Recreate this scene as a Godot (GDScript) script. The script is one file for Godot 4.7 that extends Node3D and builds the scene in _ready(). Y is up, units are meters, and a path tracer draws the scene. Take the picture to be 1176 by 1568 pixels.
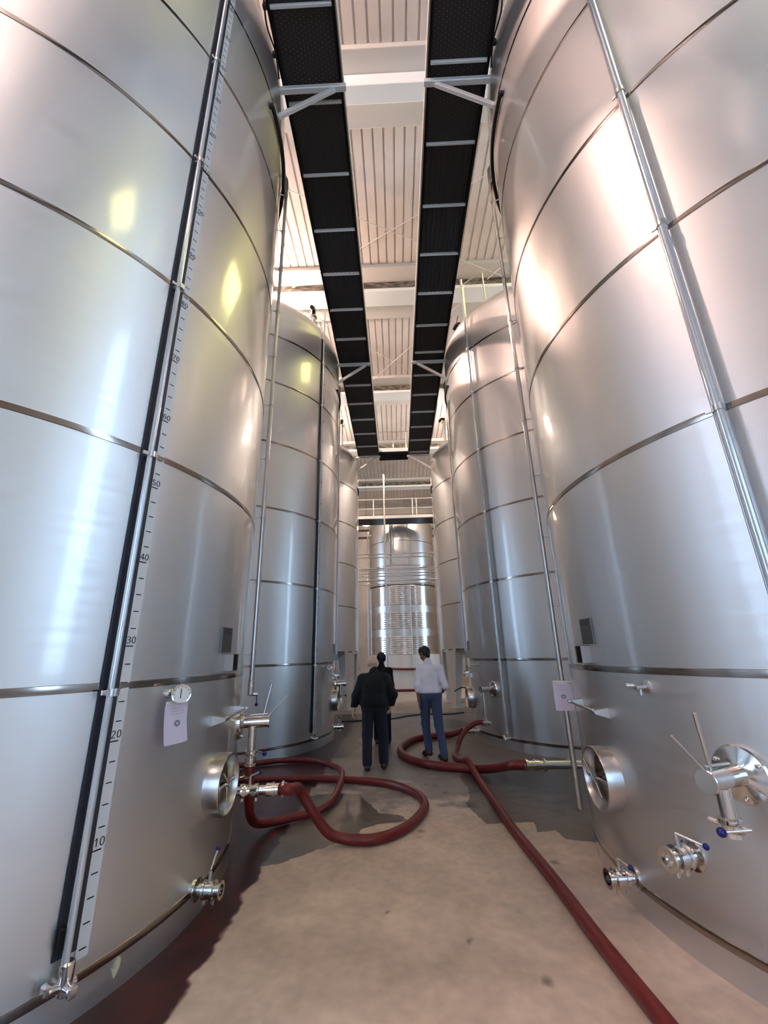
extends Node3D

# ---------------------------------------------------------------- numbers of the place
const TANK_R := 2.5
const ROW_X := 3.99
const ROW_Z := [-3.73, -10.0, -15.9]
const SEAMS := [0.175, 1.53, 3.03, 4.50, 5.95, 7.42, 8.65]
const SHOULDER := 9.45
const DECK_Y := 9.4
const ROOF_Y := 13.2

var M := {}
var used := {}
var noise_cache := {}


# ---------------------------------------------------------------- mesh builder
class Geo:
	var v := PackedVector3Array()
	var n := PackedVector3Array()
	var uv := PackedVector2Array()
	var ix := PackedInt32Array()

	func tri(a: int, b: int, c: int) -> void:
		var g := (v[b] - v[a]).cross(v[c] - v[a])
		var m := n[a] + n[b] + n[c]
		if g.dot(m) > 0.0:
			ix.append_array(PackedInt32Array([a, c, b]))
		else:
			ix.append_array(PackedInt32Array([a, b, c]))

	func pt(p: Vector3, nn: Vector3, u := Vector2.ZERO) -> int:
		v.append(p)
		n.append(nn)
		uv.append(u)
		return v.size() - 1

	func quad(a: Vector3, b: Vector3, c: Vector3, d: Vector3, nn: Vector3) -> void:
		var l := (b - a).length()
		var h := (d - a).length()
		var i := pt(a, nn, Vector2(0, 0))
		pt(b, nn, Vector2(l, 0))
		pt(c, nn, Vector2(l, h))
		pt(d, nn, Vector2(0, h))
		tri(i, i + 1, i + 2)
		tri(i, i + 2, i + 3)

	# box with chamfered edges, in the frame t, centred on c
	func box(t: Transform3D, c: Vector3, s: Vector3, ch := 0.0) -> void:
		var h := s * 0.5
		var k: float = minf(ch, minf(h.x, minf(h.y, h.z)) * 0.9)
		var ax := [Vector3(1, 0, 0), Vector3(0, 1, 0), Vector3(0, 0, 1)]
		for i in 3:
			var u: Vector3 = ax[(i + 1) % 3]
			var w: Vector3 = ax[(i + 2) % 3]
			var hu: float = h[(i + 1) % 3] - k
			var hw: float = h[(i + 2) % 3] - k
			for sg in [-1.0, 1.0]:
				var o: Vector3 = c + ax[i] * h[i] * sg
				quad(t * (o - u * hu - w * hw), t * (o + u * hu - w * hw), t * (o + u * hu + w * hw), t * (o - u * hu + w * hw), (t.basis * (ax[i] * sg)).normalized())
		if k > 0.0:
			for i in 3:
				var e: Vector3 = ax[i]
				var u: Vector3 = ax[(i + 1) % 3]
				var w: Vector3 = ax[(i + 2) % 3]
				var he: float = h[i] - k
				var hu: float = h[(i + 1) % 3]
				var hw: float = h[(i + 2) % 3]
				for su in [-1.0, 1.0]:
					for sw in [-1.0, 1.0]:
						var p1: Vector3 = c + u * hu * su + w * (hw - k) * sw
						var p2: Vector3 = c + u * (hu - k) * su + w * hw * sw
						quad(t * (p1 - e * he), t * (p1 + e * he), t * (p2 + e * he), t * (p2 - e * he), (t.basis * (u * su + w * sw)).normalized())
			for sx in [-1.0, 1.0]:
				for sy in [-1.0, 1.0]:
					for sz in [-1.0, 1.0]:
						var q := Vector3(sx, sy, sz)
						var nn: Vector3 = (t.basis * q).normalized()
						var i0 := pt(t * (c + Vector3(h.x * sx, (h.y - k) * sy, (h.z - k) * sz)), nn)
						pt(t * (c + Vector3((h.x - k) * sx, h.y * sy, (h.z - k) * sz)), nn)
						pt(t * (c + Vector3((h.x - k) * sx, (h.y - k) * sy, h.z * sz)), nn)
						tri(i0, i0 + 1, i0 + 2)

	# profile of Vector2(radius, height) turned about the y axis of frame t
	func lathe(t: Transform3D, prof: Array, segs: int, a0 := 0.0, a1 := TAU, smooth := 50.0) -> void:
		var m := prof.size()
		var sn := []
		for i in m - 1:
			var d: Vector2 = prof[i + 1] - prof[i]
			sn.append(Vector2(d.y, -d.x).normalized())
		var cs := cos(deg_to_rad(smooth))
		var run := 0.0
		for i in m - 1:
			var na: Vector2 = sn[i]
			var nb: Vector2 = sn[i]
			if i > 0 and sn[i].dot(sn[i - 1]) > cs:
				na = (sn[i] + sn[i - 1]).normalized()
			if i < m - 2 and sn[i].dot(sn[i + 1]) > cs:
				nb = (sn[i] + sn[i + 1]).normalized()
			var pa: Vector2 = prof[i]
			var pb: Vector2 = prof[i + 1]
			var len: float = pa.distance_to(pb)
			if len < 1e-6:
				continue
			var base := v.size()
			var rr: float = maxf(pa.x, pb.x)
			for k in segs + 1:
				var a: float = a0 + (a1 - a0) * k / segs
				var c := cos(a)
				var s := sin(a)
				pt(t * Vector3(pa.x * c, pa.y, pa.x * s), (t.basis * Vector3(na.x * c, na.y, na.x * s)).normalized(), Vector2(rr * a, run))
				pt(t * Vector3(pb.x * c, pb.y, pb.x * s), (t.basis * Vector3(nb.x * c, nb.y, nb.x * s)).normalized(), Vector2(rr * a, run + len))
			run += len
			for k in segs:
				var q := base + k * 2
				if pa.x > 1e-6:
					tri(q, q + 1, q + 2)
				if pb.x > 1e-6:
					tri(q + 1, q + 3, q + 2)

	# straight round bar from a to b, ends closed and lightly chamfered
	func rod(a: Vector3, b: Vector3, r: float, segs := 14, r2 := -1.0) -> void:
		var e := r if r2 < 0.0 else r2
		var y := (b - a).normalized()
		var x := y.cross(Vector3(0.31, 0.2, 0.93)).normalized()
		if absf(y.dot(Vector3(0.31, 0.2, 0.93))) > 0.97:
			x = y.cross(Vector3.RIGHT).normalized()
		var z := x.cross(y)
		var l := (b - a).length()
		var c: float = minf(minf(r, e) * 0.22, l * 0.2)
		lathe(Transform3D(Basis(x, y, z), a), [Vector2(0, 0), Vector2(r - c, 0), Vector2(r, c), Vector2(e, l - c), Vector2(e - c, l), Vector2(0, l)], segs, 0.0, TAU, 30.0)

	# tube through points (already smooth)
	func tube(pts: Array, r: float, segs := 12) -> void:
		var m := pts.size()
		var up := Vector3.UP
		var base := v.size()
		var run := 0.0
		var px := Vector3.ZERO
		for i in m:
			var t: Vector3 = (pts[mini(i + 1, m - 1)] - pts[maxi(i - 1, 0)]).normalized()
			var x := px
			if i == 0:
				x = t.cross(up)
				if x.length() < 0.05:
					x = t.cross(Vector3.RIGHT)
			x = (x - t * x.dot(t)).normalized()
			px = x
			var z := x.cross(t)
			if i > 0:
				run += pts[i].distance_to(pts[i - 1])
			for k in segs + 1:
				var a := TAU * k / segs
				var d := x * cos(a) + z * sin(a)
				pt(pts[i] + d * r, d, Vector2(r * a, run))
		for i in m - 1:
			for k in segs:
				var q := base + i * (segs + 1) + k
				tri(q, q + 1, q + segs + 1)
				tri(q + 1, q + segs + 2, q + segs + 1)
		for e in [0, m - 1]:
			var t: Vector3 = (pts[0] - pts[1]).normalized() if e == 0 else (pts[m - 1] - pts[m - 2]).normalized()
			var c := pt(pts[e], t)
			var f := v.size()
			for k in segs + 1:
				pt(v[base + e * (segs + 1) + k], t)
			for k in segs:
				tri(c, f + k, f + k + 1)

	# outline (xy of frame t) drawn out along z from z0 to z1
	func prism(t: Transform3D, outline: PackedVector2Array, z0: float, z1: float) -> void:
		var o := outline
		var cnt := o.size()
		var area := 0.0
		for i in cnt:
			area += o[i].cross(o[(i + 1) % cnt])
		for i in cnt:
			var a := o[i]
			var b := o[(i + 1) % cnt]
			var d := (b - a).normalized()
			var nn := Vector3(d.y, -d.x, 0) * signf(area)
			quad(t * Vector3(a.x, a.y, z0), t * Vector3(b.x, b.y, z0), t * Vector3(b.x, b.y, z1), t * Vector3(a.x, a.y, z1), (t.basis * nn).normalized())
		var tr := Geometry2D.triangulate_polygon(o)
		for e in [[z0, -1.0], [z1, 1.0]]:
			var nn: Vector3 = (t.basis * Vector3(0, 0, e[1])).normalized()
			var s := v.size()
			for p in o:
				pt(t * Vector3(p.x, p.y, e[0]), nn, p)
			for i in range(0, tr.size(), 3):
				tri(s + tr[i], s + tr[i + 1], s + tr[i + 2])

	func mesh() -> ArrayMesh:
		var a := []
		a.resize(Mesh.ARRAY_MAX)
		a[Mesh.ARRAY_VERTEX] = v
		a[Mesh.ARRAY_NORMAL] = n
		a[Mesh.ARRAY_TEX_UV] = uv
		a[Mesh.ARRAY_INDEX] = ix
		var m := ArrayMesh.new()
		m.add_surface_from_arrays(Mesh.PRIMITIVE_TRIANGLES, a)
		return m


# ---------------------------------------------------------------- nodes
func numbered(called: String) -> String:
	if not used.has(called):
		used[called] = 0
		return called
	used[called] += 1
	return "%s_%03d" % [called, used[called]]


func part(called: String, g, m: Material, parent: Node, label := "") -> MeshInstance3D:
	var o := MeshInstance3D.new()
	var nm := called
	var k := 0
	while parent.has_node(NodePath(nm)):
		k += 1
		nm = "%s_%03d" % [called, k]
	o.name = nm
	o.mesh = g.mesh() if g is Geo else g
	o.material_override = m
	if label:
		o.set_meta("label", label)
	parent.add_child(o, true)
	return o


func tag(o: Node, label: String, category: String, group := "") -> void:
	o.set_meta("label", label)
	o.set_meta("category", category)
	if group:
		o.set_meta("group", group)


func thing(called: String, label: String, category: String, at := Vector3.ZERO, group := "") -> Node3D:
	var o := Node3D.new()
	o.name = numbered(called)
	add_child(o, true)
	o.position = at
	tag(o, label, category, group)
	return o


func single(called: String, g: Geo, m: Material, label: String, category: String, group := "") -> MeshInstance3D:
	var o := part(numbered(called), g, m, self)
	tag(o, label, category, group)
	return o


func structure(called: String, g, m: Material) -> MeshInstance3D:
	var o := part(called, g, m, self)
	o.set_meta("kind", "structure")
	return o


# ---------------------------------------------------------------- materials
func mat(key: String, c: Color, rough: float, metal := 0.0) -> StandardMaterial3D:
	var m := StandardMaterial3D.new()
	m.resource_name = key
	m.albedo_color = c
	m.roughness = rough
	m.metallic = metal
	M[key] = m
	return m


func noise_tex(freq: float, w: int, h: int, lo: Color, hi: Color, sd: int, oct := 4, normal := 0.0) -> NoiseTexture2D:
	var f := FastNoiseLite.new()
	f.seed = sd
	f.frequency = freq
	f.fractal_octaves = oct
	f.noise_type = FastNoiseLite.TYPE_SIMPLEX_SMOOTH
	var t := NoiseTexture2D.new()
	t.width = w
	t.height = h
	t.seamless = true
	t.noise = f
	if normal > 0.0:
		t.as_normal_map = true
		t.bump_strength = normal
	else:
		var r := Gradient.new()
		r.set_color(0, lo)
		r.set_color(1, hi)
		t.color_ramp = r
	return t


func grey(x: float) -> Color:
	return Color(x, x, x)


func make_materials() -> void:
	var steel := mat("brushed_steel", Color(0.86, 0.865, 0.87), 1.0, 1.0)
	steel.roughness_texture = noise_tex(0.02, 512, 512, grey(0.43), grey(0.51), 11, 3)
	steel.uv1_scale = Vector3(0.12, 1.6, 1)
	steel.anisotropy_enabled = true
	steel.anisotropy = -0.3
	steel.clearcoat_enabled = true
	steel.clearcoat = 1.0
	steel.clearcoat_roughness = 0.10
	var steel_s := mat("small_tank_steel", Color(0.88, 0.88, 0.88), 0.36, 1.0)
	steel_s.anisotropy_enabled = true
	steel_s.anisotropy = -0.5
	mat("ribbed_steel", Color(0.90, 0.90, 0.90), 0.17, 1.0)
	mat("polished_band", Color(0.62, 0.585, 0.56), 0.16, 1.0)
	mat("polished_steel", Color(0.86, 0.85, 0.84), 0.13, 1.0)
	mat("shaded_door_steel", Color(0.42, 0.39, 0.37), 0.22, 1.0)  # manway door: recess shade and dark floor reflection put into the colour
	mat("satin_steel", Color(0.80, 0.80, 0.80), 0.28, 1.0)
	mat("galvanised", Color(0.88, 0.88, 0.87), 0.45, 0.2)
	mat("dark_steel", Color(0.09, 0.085, 0.085), 0.45, 0.6)
	mat("black_rubber", Color(0.03, 0.03, 0.032), 0.6)
	mat("blue_plastic", Color(0.06, 0.07, 0.42), 0.3)
	mat("gauge_tube", Color(0.80, 0.83, 0.86), 0.16, 0.55)
	mat("scale_strip", Color(0.84, 0.85, 0.86), 0.4, 0.05)
	mat("dark_grey", Color(0.20, 0.21, 0.25), 0.4, 0.3)
	mat("ink", Color(0.03, 0.03, 0.04), 0.6)
	mat("name_plate", Color(0.42, 0.42, 0.42), 0.35, 0.8)
	mat("box_grey", Color(0.62, 0.62, 0.62), 0.5, 0.3)
	mat("dark_glass", Color(0.02, 0.02, 0.022), 0.08)
	mat("dial_white", Color(0.88, 0.89, 0.88), 0.25)
	mat("sticker", Color(0.80, 0.77, 0.66), 0.6)
	var paper := mat("paper", Color.WHITE, 0.55)
	paper.albedo_texture = paper_texture()
	var hose := mat("red_hose", Color.WHITE, 0.42)
	hose.albedo_texture = noise_tex(0.03, 256, 256, Color(0.36, 0.075, 0.075), Color(0.47, 0.12, 0.11), 5)
	hose.uv1_scale = Vector3(3, 0.7, 1)
	mat("thin_hose", Color(0.07, 0.08, 0.06), 0.5)
	mat("grating", Color(0.20, 0.175, 0.16), 0.6, 0.1)
	var plate := mat("perforated_plate", Color.WHITE, 0.6, 0.3)
	plate.albedo_texture = hole_texture()
	plate.transparency = BaseMaterial3D.TRANSPARENCY_ALPHA_SCISSOR
	plate.alpha_scissor_threshold = 0.5
	plate.uv1_scale = Vector3(2.5, 2.5, 1)
	var roofm := mat("roof_sheet", Color.WHITE, 0.6)
	roofm.albedo_texture = noise_tex(0.01, 256, 256, Color(0.80, 0.775, 0.75), Color(0.86, 0.84, 0.82), 21)
	roofm.uv1_triplanar = true
	roofm.uv1_world_triplanar = true
	roofm.uv1_scale = Vector3(0.25, 0.25, 0.25)
	mat("beam_slab", Color(0.79, 0.79, 0.775), 0.75)
	mat("beam_white", Color(0.92, 0.965, 0.98), 0.5)
	var mould := mat("mould_concrete", Color.WHITE, 0.9)
	mould.albedo_texture = noise_tex(0.03, 512, 256, Color(0.16, 0.15, 0.125), Color(0.66, 0.64, 0.60), 8, 5)
	mould.uv1_scale = Vector3(0.16, 0.9, 1)
	var wallm := mat("wall_paint", Color.WHITE, 0.8)
	wallm.albedo_texture = noise_tex(0.008, 256, 256, Color(0.66, 0.64, 0.61), Color(0.76, 0.74, 0.71), 31)
	wallm.uv1_triplanar = true
	wallm.uv1_world_triplanar = true
	wallm.uv1_scale = Vector3(0.2, 0.2, 0.2)
	mat("brown_bar", Color(0.22, 0.16, 0.12), 0.6)
	var conc := mat("concrete", Color.WHITE, 0.55)
	conc.albedo_texture = noise_tex(0.012, 512, 512, Color(0.60, 0.555, 0.51), Color(0.74, 0.69, 0.63), 41, 5)
	conc.uv1_triplanar = true
	conc.uv1_world_triplanar = true
	conc.uv1_scale = Vector3(0.3, 0.3, 0.3)
	mat("skin", Color(0.80, 0.65, 0.56), 0.5)
	mat("skin_tan", Color(0.52, 0.35, 0.27), 0.5)
	mat("black_cloth", Color(0.03, 0.03, 0.034), 0.9)
	mat("navy_denim", Color(0.065, 0.07, 0.12), 0.9)
	mat("blue_denim", Color(0.23, 0.27, 0.37), 0.9)
	mat("white_shirt", Color(0.86, 0.84, 0.87), 0.85)
	mat("dark_hair", Color(0.05, 0.04, 0.038), 0.6)
	mat("white_hair", Color(0.66, 0.58, 0.52), 0.8)
	mat("brown_leather", Color(0.22, 0.11, 0.10), 0.45)
	mat("black_leather", Color(0.05, 0.045, 0.045), 0.5)


func paper_texture() -> ImageTexture:
	var im := Image.create(128, 176, false, Image.FORMAT_RGB8)
	im.fill(Color(0.86, 0.84, 0.93))
	# the blurred dark print in the middle of the sheet, and faint lines of small print
	var rng := RandomNumberGenerator.new()
	rng.seed = 3
	for y in range(70, 106):
		for x in range(44, 84):
			var d := Vector2((x - 64) / 17.0, (y - 88) / 14.0).length()
			var k := clampf(1.25 - absf(d - 0.68) * 2.6, 0.0, 1.0) * rng.randf_range(0.75, 1.0)
			im.set_pixel(x, y, Color(0.86, 0.84, 0.93).lerp(Color(0.34, 0.31, 0.40), k * 0.8))
	for r in 3:
		var x := 30
		while x < 96:
			var w := rng.randi_range(3, 9)
			im.fill_rect(Rect2i(x, 20 + r * 12, w, 3), Color(0.66, 0.63, 0.72))
			x += w + 4
	return ImageTexture.create_from_image(im)


func hole_texture() -> ImageTexture:
	var s := 256
	var im := Image.create(s, s, false, Image.FORMAT_RGBA8)
	im.fill(Color(0.19, 0.17, 0.165, 1))
	for i in 8:
		for j in 8:
			var c := Vector2(i * 32 + 16, j * 32 + (16 if i % 2 == 0 else 0))
			for x in range(-4, 5):
				for y in range(-4, 5):
					if x * x + y * y <= 2:
						im.set_pixel(posmod(int(c.x) + x, s), posmod(int(c.y) + y, s), Color(0.19, 0.17, 0.165, 0))
	return ImageTexture.create_from_image(im)


# ---------------------------------------------------------------- frames on a tank: x to the viewer's right, y up, z straight out of the wall
func frame(side: float, phi: float, y: float, out := 0.0, r := TANK_R) -> Transform3D:
	var a := deg_to_rad(phi)
	var n := Vector3(cos(a) * -side, 0, sin(a))
	return Transform3D(Basis(Vector3.UP.cross(n), Vector3.UP, n), Vector3(0, y, 0) + n * (r + out))


func zf(t: Transform3D) -> Transform3D:   # lathe axis (y) along the frame's outward z
	return t * Transform3D(Basis(Vector3(1, 0, 0), Vector3(0, 0, 1), Vector3(0, -1, 0)), Vector3.ZERO)


func arc(a: float, b: float, r: float, x0: float, y0: float, steps := 6) -> Array:
	var o := []
	for i in steps + 1:
		var t := deg_to_rad(lerpf(a, b, float(i) / steps))
		o.append(Vector2(x0 + cos(t) * r, y0 + sin(t) * r))
	return o


# ---------------------------------------------------------------- fittings
func butterfly_valve(t: Transform3D, r: float, reach: float, parent: Node, called: String, knob: Vector3, lever_up := 0.12) -> void:
	# stub pipe, clamped body, open ferrule; lever with a blue knob; axis along z of t
	var g := Geo.new()
	var p := [Vector2(r * 1.5, -0.03), Vector2(r * 1.5, 0.012), Vector2(r * 0.82, 0.02), Vector2(r * 0.82, reach * 0.28), Vector2(r * 1.25, reach * 0.30), Vector2(r * 1.25, reach * 0.40), Vector2(r * 1.08, reach * 0.42),
		Vector2(r * 1.08, reach * 0.62), Vector2(r * 1.25, reach * 0.64), Vector2(r * 1.25, reach * 0.74), Vector2(r * 0.85, reach * 0.76), Vector2(r * 0.85, reach * 0.93), Vector2(r * 1.18, reach * 0.94), Vector2(r * 1.18, reach),
		Vector2(r * 0.74, reach), Vector2(r * 0.70, reach * 0.80), Vector2(0, reach * 0.80)]
	g.lathe(zf(t), p, 28)
	for k in 2:
		g.box(t, Vector3(0, -r * 1.3, reach * (0.35 + 0.34 * k)), Vector3(0.014, 0.05, 0.02), 0.003)
	var o := part(called, g, M.polished_steel, parent)
	var h := Geo.new()
	var a := Vector3(0, r, reach * 0.52)
	var b := a + Vector3(0, lever_up * 0.5, 0)
	h.rod(t * a, t * b, 0.011)
	h.rod(t * (b + Vector3(0, 0.005, 0)), t * (b + knob), 0.007)
	part("lever", h, M.satin_steel, o)
	var kn := Geo.new()
	var e: Vector3 = t * (b + knob)
	kn.lathe(Transform3D(Basis.IDENTITY, e), arc(-90, 90, 0.017, 0, 0, 8), 14)
	part("knob", kn, M.blue_plastic, o, "dark blue ball knob")


func manway(t: Transform3D, parent: Node) -> void:
	var g := Geo.new()
	g.lathe(zf(t), [Vector2(0.212, -0.03), Vector2(0.212, 0.105), Vector2(0.209, 0.110), Vector2(0.197, 0.110), Vector2(0.194, 0.105), Vector2(0.182, 0.016)], 64)
	var o := part("manway", g, M.satin_steel, parent)
	var d := Geo.new()
	d.lathe(zf(t), [Vector2(0.188, 0.024), Vector2(0.165, 0.028), Vector2(0.15, 0.020), Vector2(0.11, 0.016), Vector2(0.055, 0.022), Vector2(0.05, 0.036), Vector2(0, 0.038)], 48)
	part("manway_door", d, M.shaded_door_steel, o)
	var h := Geo.new()
	h.rod(t * Vector3(-0.20, 0.0, 0.085), t * Vector3(0.16, 0.0, 0.085), 0.011)
	h.rod(t * Vector3(0, 0, 0.03), t * Vector3(0, 0, 0.125), 0.014)
	h.rod(t * Vector3(-0.14, 0.10, 0.115), t * Vector3(0.02, -0.02, 0.115), 0.007)
	h.rod(t * Vector3(-0.02, -0.02, 0.10), t * Vector3(0.03, -0.12, 0.09), 0.009)
	h.box(t, Vector3(-0.15, 0, 0.085), Vector3(0.03, 0.04, 0.03), 0.006)
	part("clamp_bar", h, M.polished_steel, o)


func davit(side: float, parent: Node) -> void:
	var g := Geo.new()
	var sgn := side
	for e in [[3.5, 0.0], [-7.5, 0.02]]:
		var t := frame(side, e[0], 1.225 + e[1])
		g.prism(t * Transform3D(Basis(Vector3(0, 0, 1), Vector3(0, 1, 0), Vector3(-1, 0, 0)), Vector3.ZERO), PackedVector2Array([Vector2(-0.02, -0.05), Vector2(0.10, -0.012), Vector2(0.12, 0.012), Vector2(-0.02, 0.03)]), -0.035, 0.035)
	var a: Vector3 = frame(side, 3.5, 1.235, 0.10).origin
	var b: Vector3 = frame(side, -7.5, 1.25, 0.10).origin
	g.rod(a, b, 0.011)
	part("door_davit", g, M.satin_steel, parent)


func tangent_pipe(side: float, y0: float, y1: float, parent: Node, valve := true) -> void:
	var g := Geo.new()
	var f := func(y: float, o: float) -> Vector3: return frame(side, -20.0, y, o).origin
	g.rod(f.call(y0, 0.085), f.call(y1, 0.085), 0.024, 16)
	g.tube(curve([f.call(y1 - 0.02, 0.085), f.call(y1 + 0.12, 0.07), f.call(y1 + 0.16, 0.0), f.call(y1 + 0.16, -0.12)], 5), 0.024, 12)
	var o := part("vent_pipe", g, M.satin_steel, parent)
	var c := Geo.new()
	var y := y0 + 0.35
	while y < y1:
		var t := frame(side, -20.0, y, 0.085)
		c.lathe(Transform3D(Basis.IDENTITY, t.origin), [Vector2(0.024, -0.012), Vector2(0.03, -0.012), Vector2(0.03, 0.012), Vector2(0.024, 0.012)], 14)
		c.rod(t * Vector3(0, 0, -0.1), t * Vector3(0, 0, -0.02), 0.008, 8)
		c.rod(t * Vector3(-0.05, 0, 0), t * Vector3(0.05, 0, 0), 0.006, 8)
		y += 0.74
	part("pipe_clamp", c, M.satin_steel, o)
	if valve:
		var t := frame(side, -20.0, y0, 0.085)
		var w := Geo.new()
		w.rod(t * Vector3(0, 0.09, 0), t * Vector3(0, -0.05, 0), 0.03, 16)
		w.rod(t * Vector3(-0.075, 0.045, 0), t * Vector3(0.075, 0.045, 0), 0.012)
		w.rod(t * Vector3(0, -0.04, 0), t * Vector3(0, -0.04, 0.07), 0.016)
		part("drain_cock", w, M.polished_steel, o)
		var k := Geo.new()
		k.rod(t * Vector3(0.0, -0.05, 0.06), t * Vector3(0.03, -0.13, 0.065), 0.005)
		k.lathe(Transform3D(Basis.IDENTITY, t * Vector3(0.03, -0.14, 0.065)), arc(-90, 90, 0.018, 0, 0, 8), 12)
		part("knob", k, M.blue_plastic, o, "small blue knob")


func level_gauge(side: float, phi: float, y1: float, with_scale: bool, parent: Node) -> void:
	var g := Geo.new()
	var off := 0.055 if with_scale else 0.095
	var tp := phi + (0.3 if with_scale else 0.0)
	g.rod(frame(side, tp, 0.27, off).origin, frame(side, tp, y1, off).origin, 0.018 if with_scale else 0.027, 20)
	var o := part("level_gauge_tube", g, M.gauge_tube, parent)
	for s in SEAMS:
		if s < 1.0:
			continue
		var c := Geo.new()
		var t := frame(side, phi, s - 0.03, off)
		c.lathe(Transform3D(Basis.IDENTITY, t.origin), [Vector2(0.026, -0.02), Vector2(0.034, -0.02), Vector2(0.034, 0.02), Vector2(0.026, 0.02)], 18)
		c.rod(t * Vector3(-0.02, 0, -0.08), t * Vector3(-0.02, 0, 0.0), 0.010, 10)
		c.box(t, Vector3(-0.045, 0, 0), Vector3(0.04, 0.026, 0.014), 0.003)
		part("gauge_clip", c, M.satin_steel, o)
	if not with_scale:
		var w := Geo.new()
		w.rod(frame(side, phi - 1.0, 0.3, 0.03).origin, frame(side, phi - 1.0, y1, 0.03).origin, 0.008, 10)
		part("return_line", w, M.satin_steel, o)
	else:
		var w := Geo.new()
		w.lathe(Transform3D.IDENTITY, [Vector2(TANK_R, 0.3), Vector2(TANK_R + 0.008, 0.3), Vector2(TANK_R + 0.008, 9.35), Vector2(TANK_R, 9.35)], 4, deg_to_rad(phi - 1.4), deg_to_rad(phi + 1.15), 20.0)  # thin dark strip bent to the wall behind the tube
		part("dark_strip", w, M.dark_grey, o, "dark strip behind the tube")
	# foot valve
	var t := frame(side, phi, 0.2, off)
	var b := Geo.new()
	b.rod(t * Vector3(0, 0.10, 0), t * Vector3(0, -0.03, 0), 0.034, 18)
	b.rod(t * Vector3(0, 0.0, -0.08), t * Vector3(0, 0, 0.07), 0.026, 16)
	b.rod(t * Vector3(-0.075, 0.02, 0.0), t * Vector3(0.05, 0.0, 0.0), 0.022, 16)
	b.box(t, Vector3(-0.085, 0.03, 0), Vector3(0.03, 0.045, 0.045), 0.008)
	b.box(t, Vector3(0.0, 0.0, 0.075), Vector3(0.04, 0.045, 0.02), 0.006)
	part("gauge_foot_valve", b, M.polished_steel, parent)
	var h := Geo.new()
	h.box(t, Vector3(-0.035, 0.19, -0.02), Vector3(0.035, 0.10, 0.028), 0.008)
	part("clamp_block", h, M.dark_steel, parent)
	if not with_scale:
		return
	# graduated strip: a bent plate lying on the wall, 10, 20, 30 ...
	var s := Geo.new()
	s.lathe(Transform3D.IDENTITY, [Vector2(TANK_R, 0.25), Vector2(TANK_R + 0.004, 0.25), Vector2(TANK_R + 0.004, 9.3), Vector2(TANK_R, 9.3)], 3, deg_to_rad(phi - 2.9) if side < 0 else deg_to_rad(180 - phi + 1.4), deg_to_rad(phi - 1.4) if side < 0 else deg_to_rad(180 - phi + 2.9), 20.0)
	var st := part("scale_strip", s, M.scale_strip, parent, "pale graduated strip with black numbers")
	var one := Geo.new()
	one.box(Transform3D.IDENTITY, Vector3(0.004, 0, 0), Vector3(0.034, 0.006, 0.0022))
	var ten := Geo.new()
	ten.box(Transform3D.IDENTITY, Vector3(-0.006, 0, 0), Vector3(0.052, 0.007, 0.0022))
	var meshes := [one.mesh(), ten.mesh()]
	var i := 2
	while i * 0.0523 + 0.185 < 9.25:
		var tk := part("tick", meshes[1 if i % 10 == 0 else 0], M.ink, st)
		tk.transform = frame(side, phi - 2.05, i * 0.0523 + 0.185, 0.0052)
		i += 2
	var font := SystemFont.new()
	font.font_names = PackedStringArray(["Droid Sans"])
	for n in range(10, 180, 10):
		var tm := TextMesh.new()
		tm.text = str(n)
		tm.font = font
		tm.font_size = 32
		tm.pixel_size = 0.0017
		tm.depth = 0.002
		var mi := part("number", tm, M.ink, st)
		mi.transform = frame(side, phi - 2.1, n * 0.0523 + 0.185 + 0.035, 0.0055)


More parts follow.
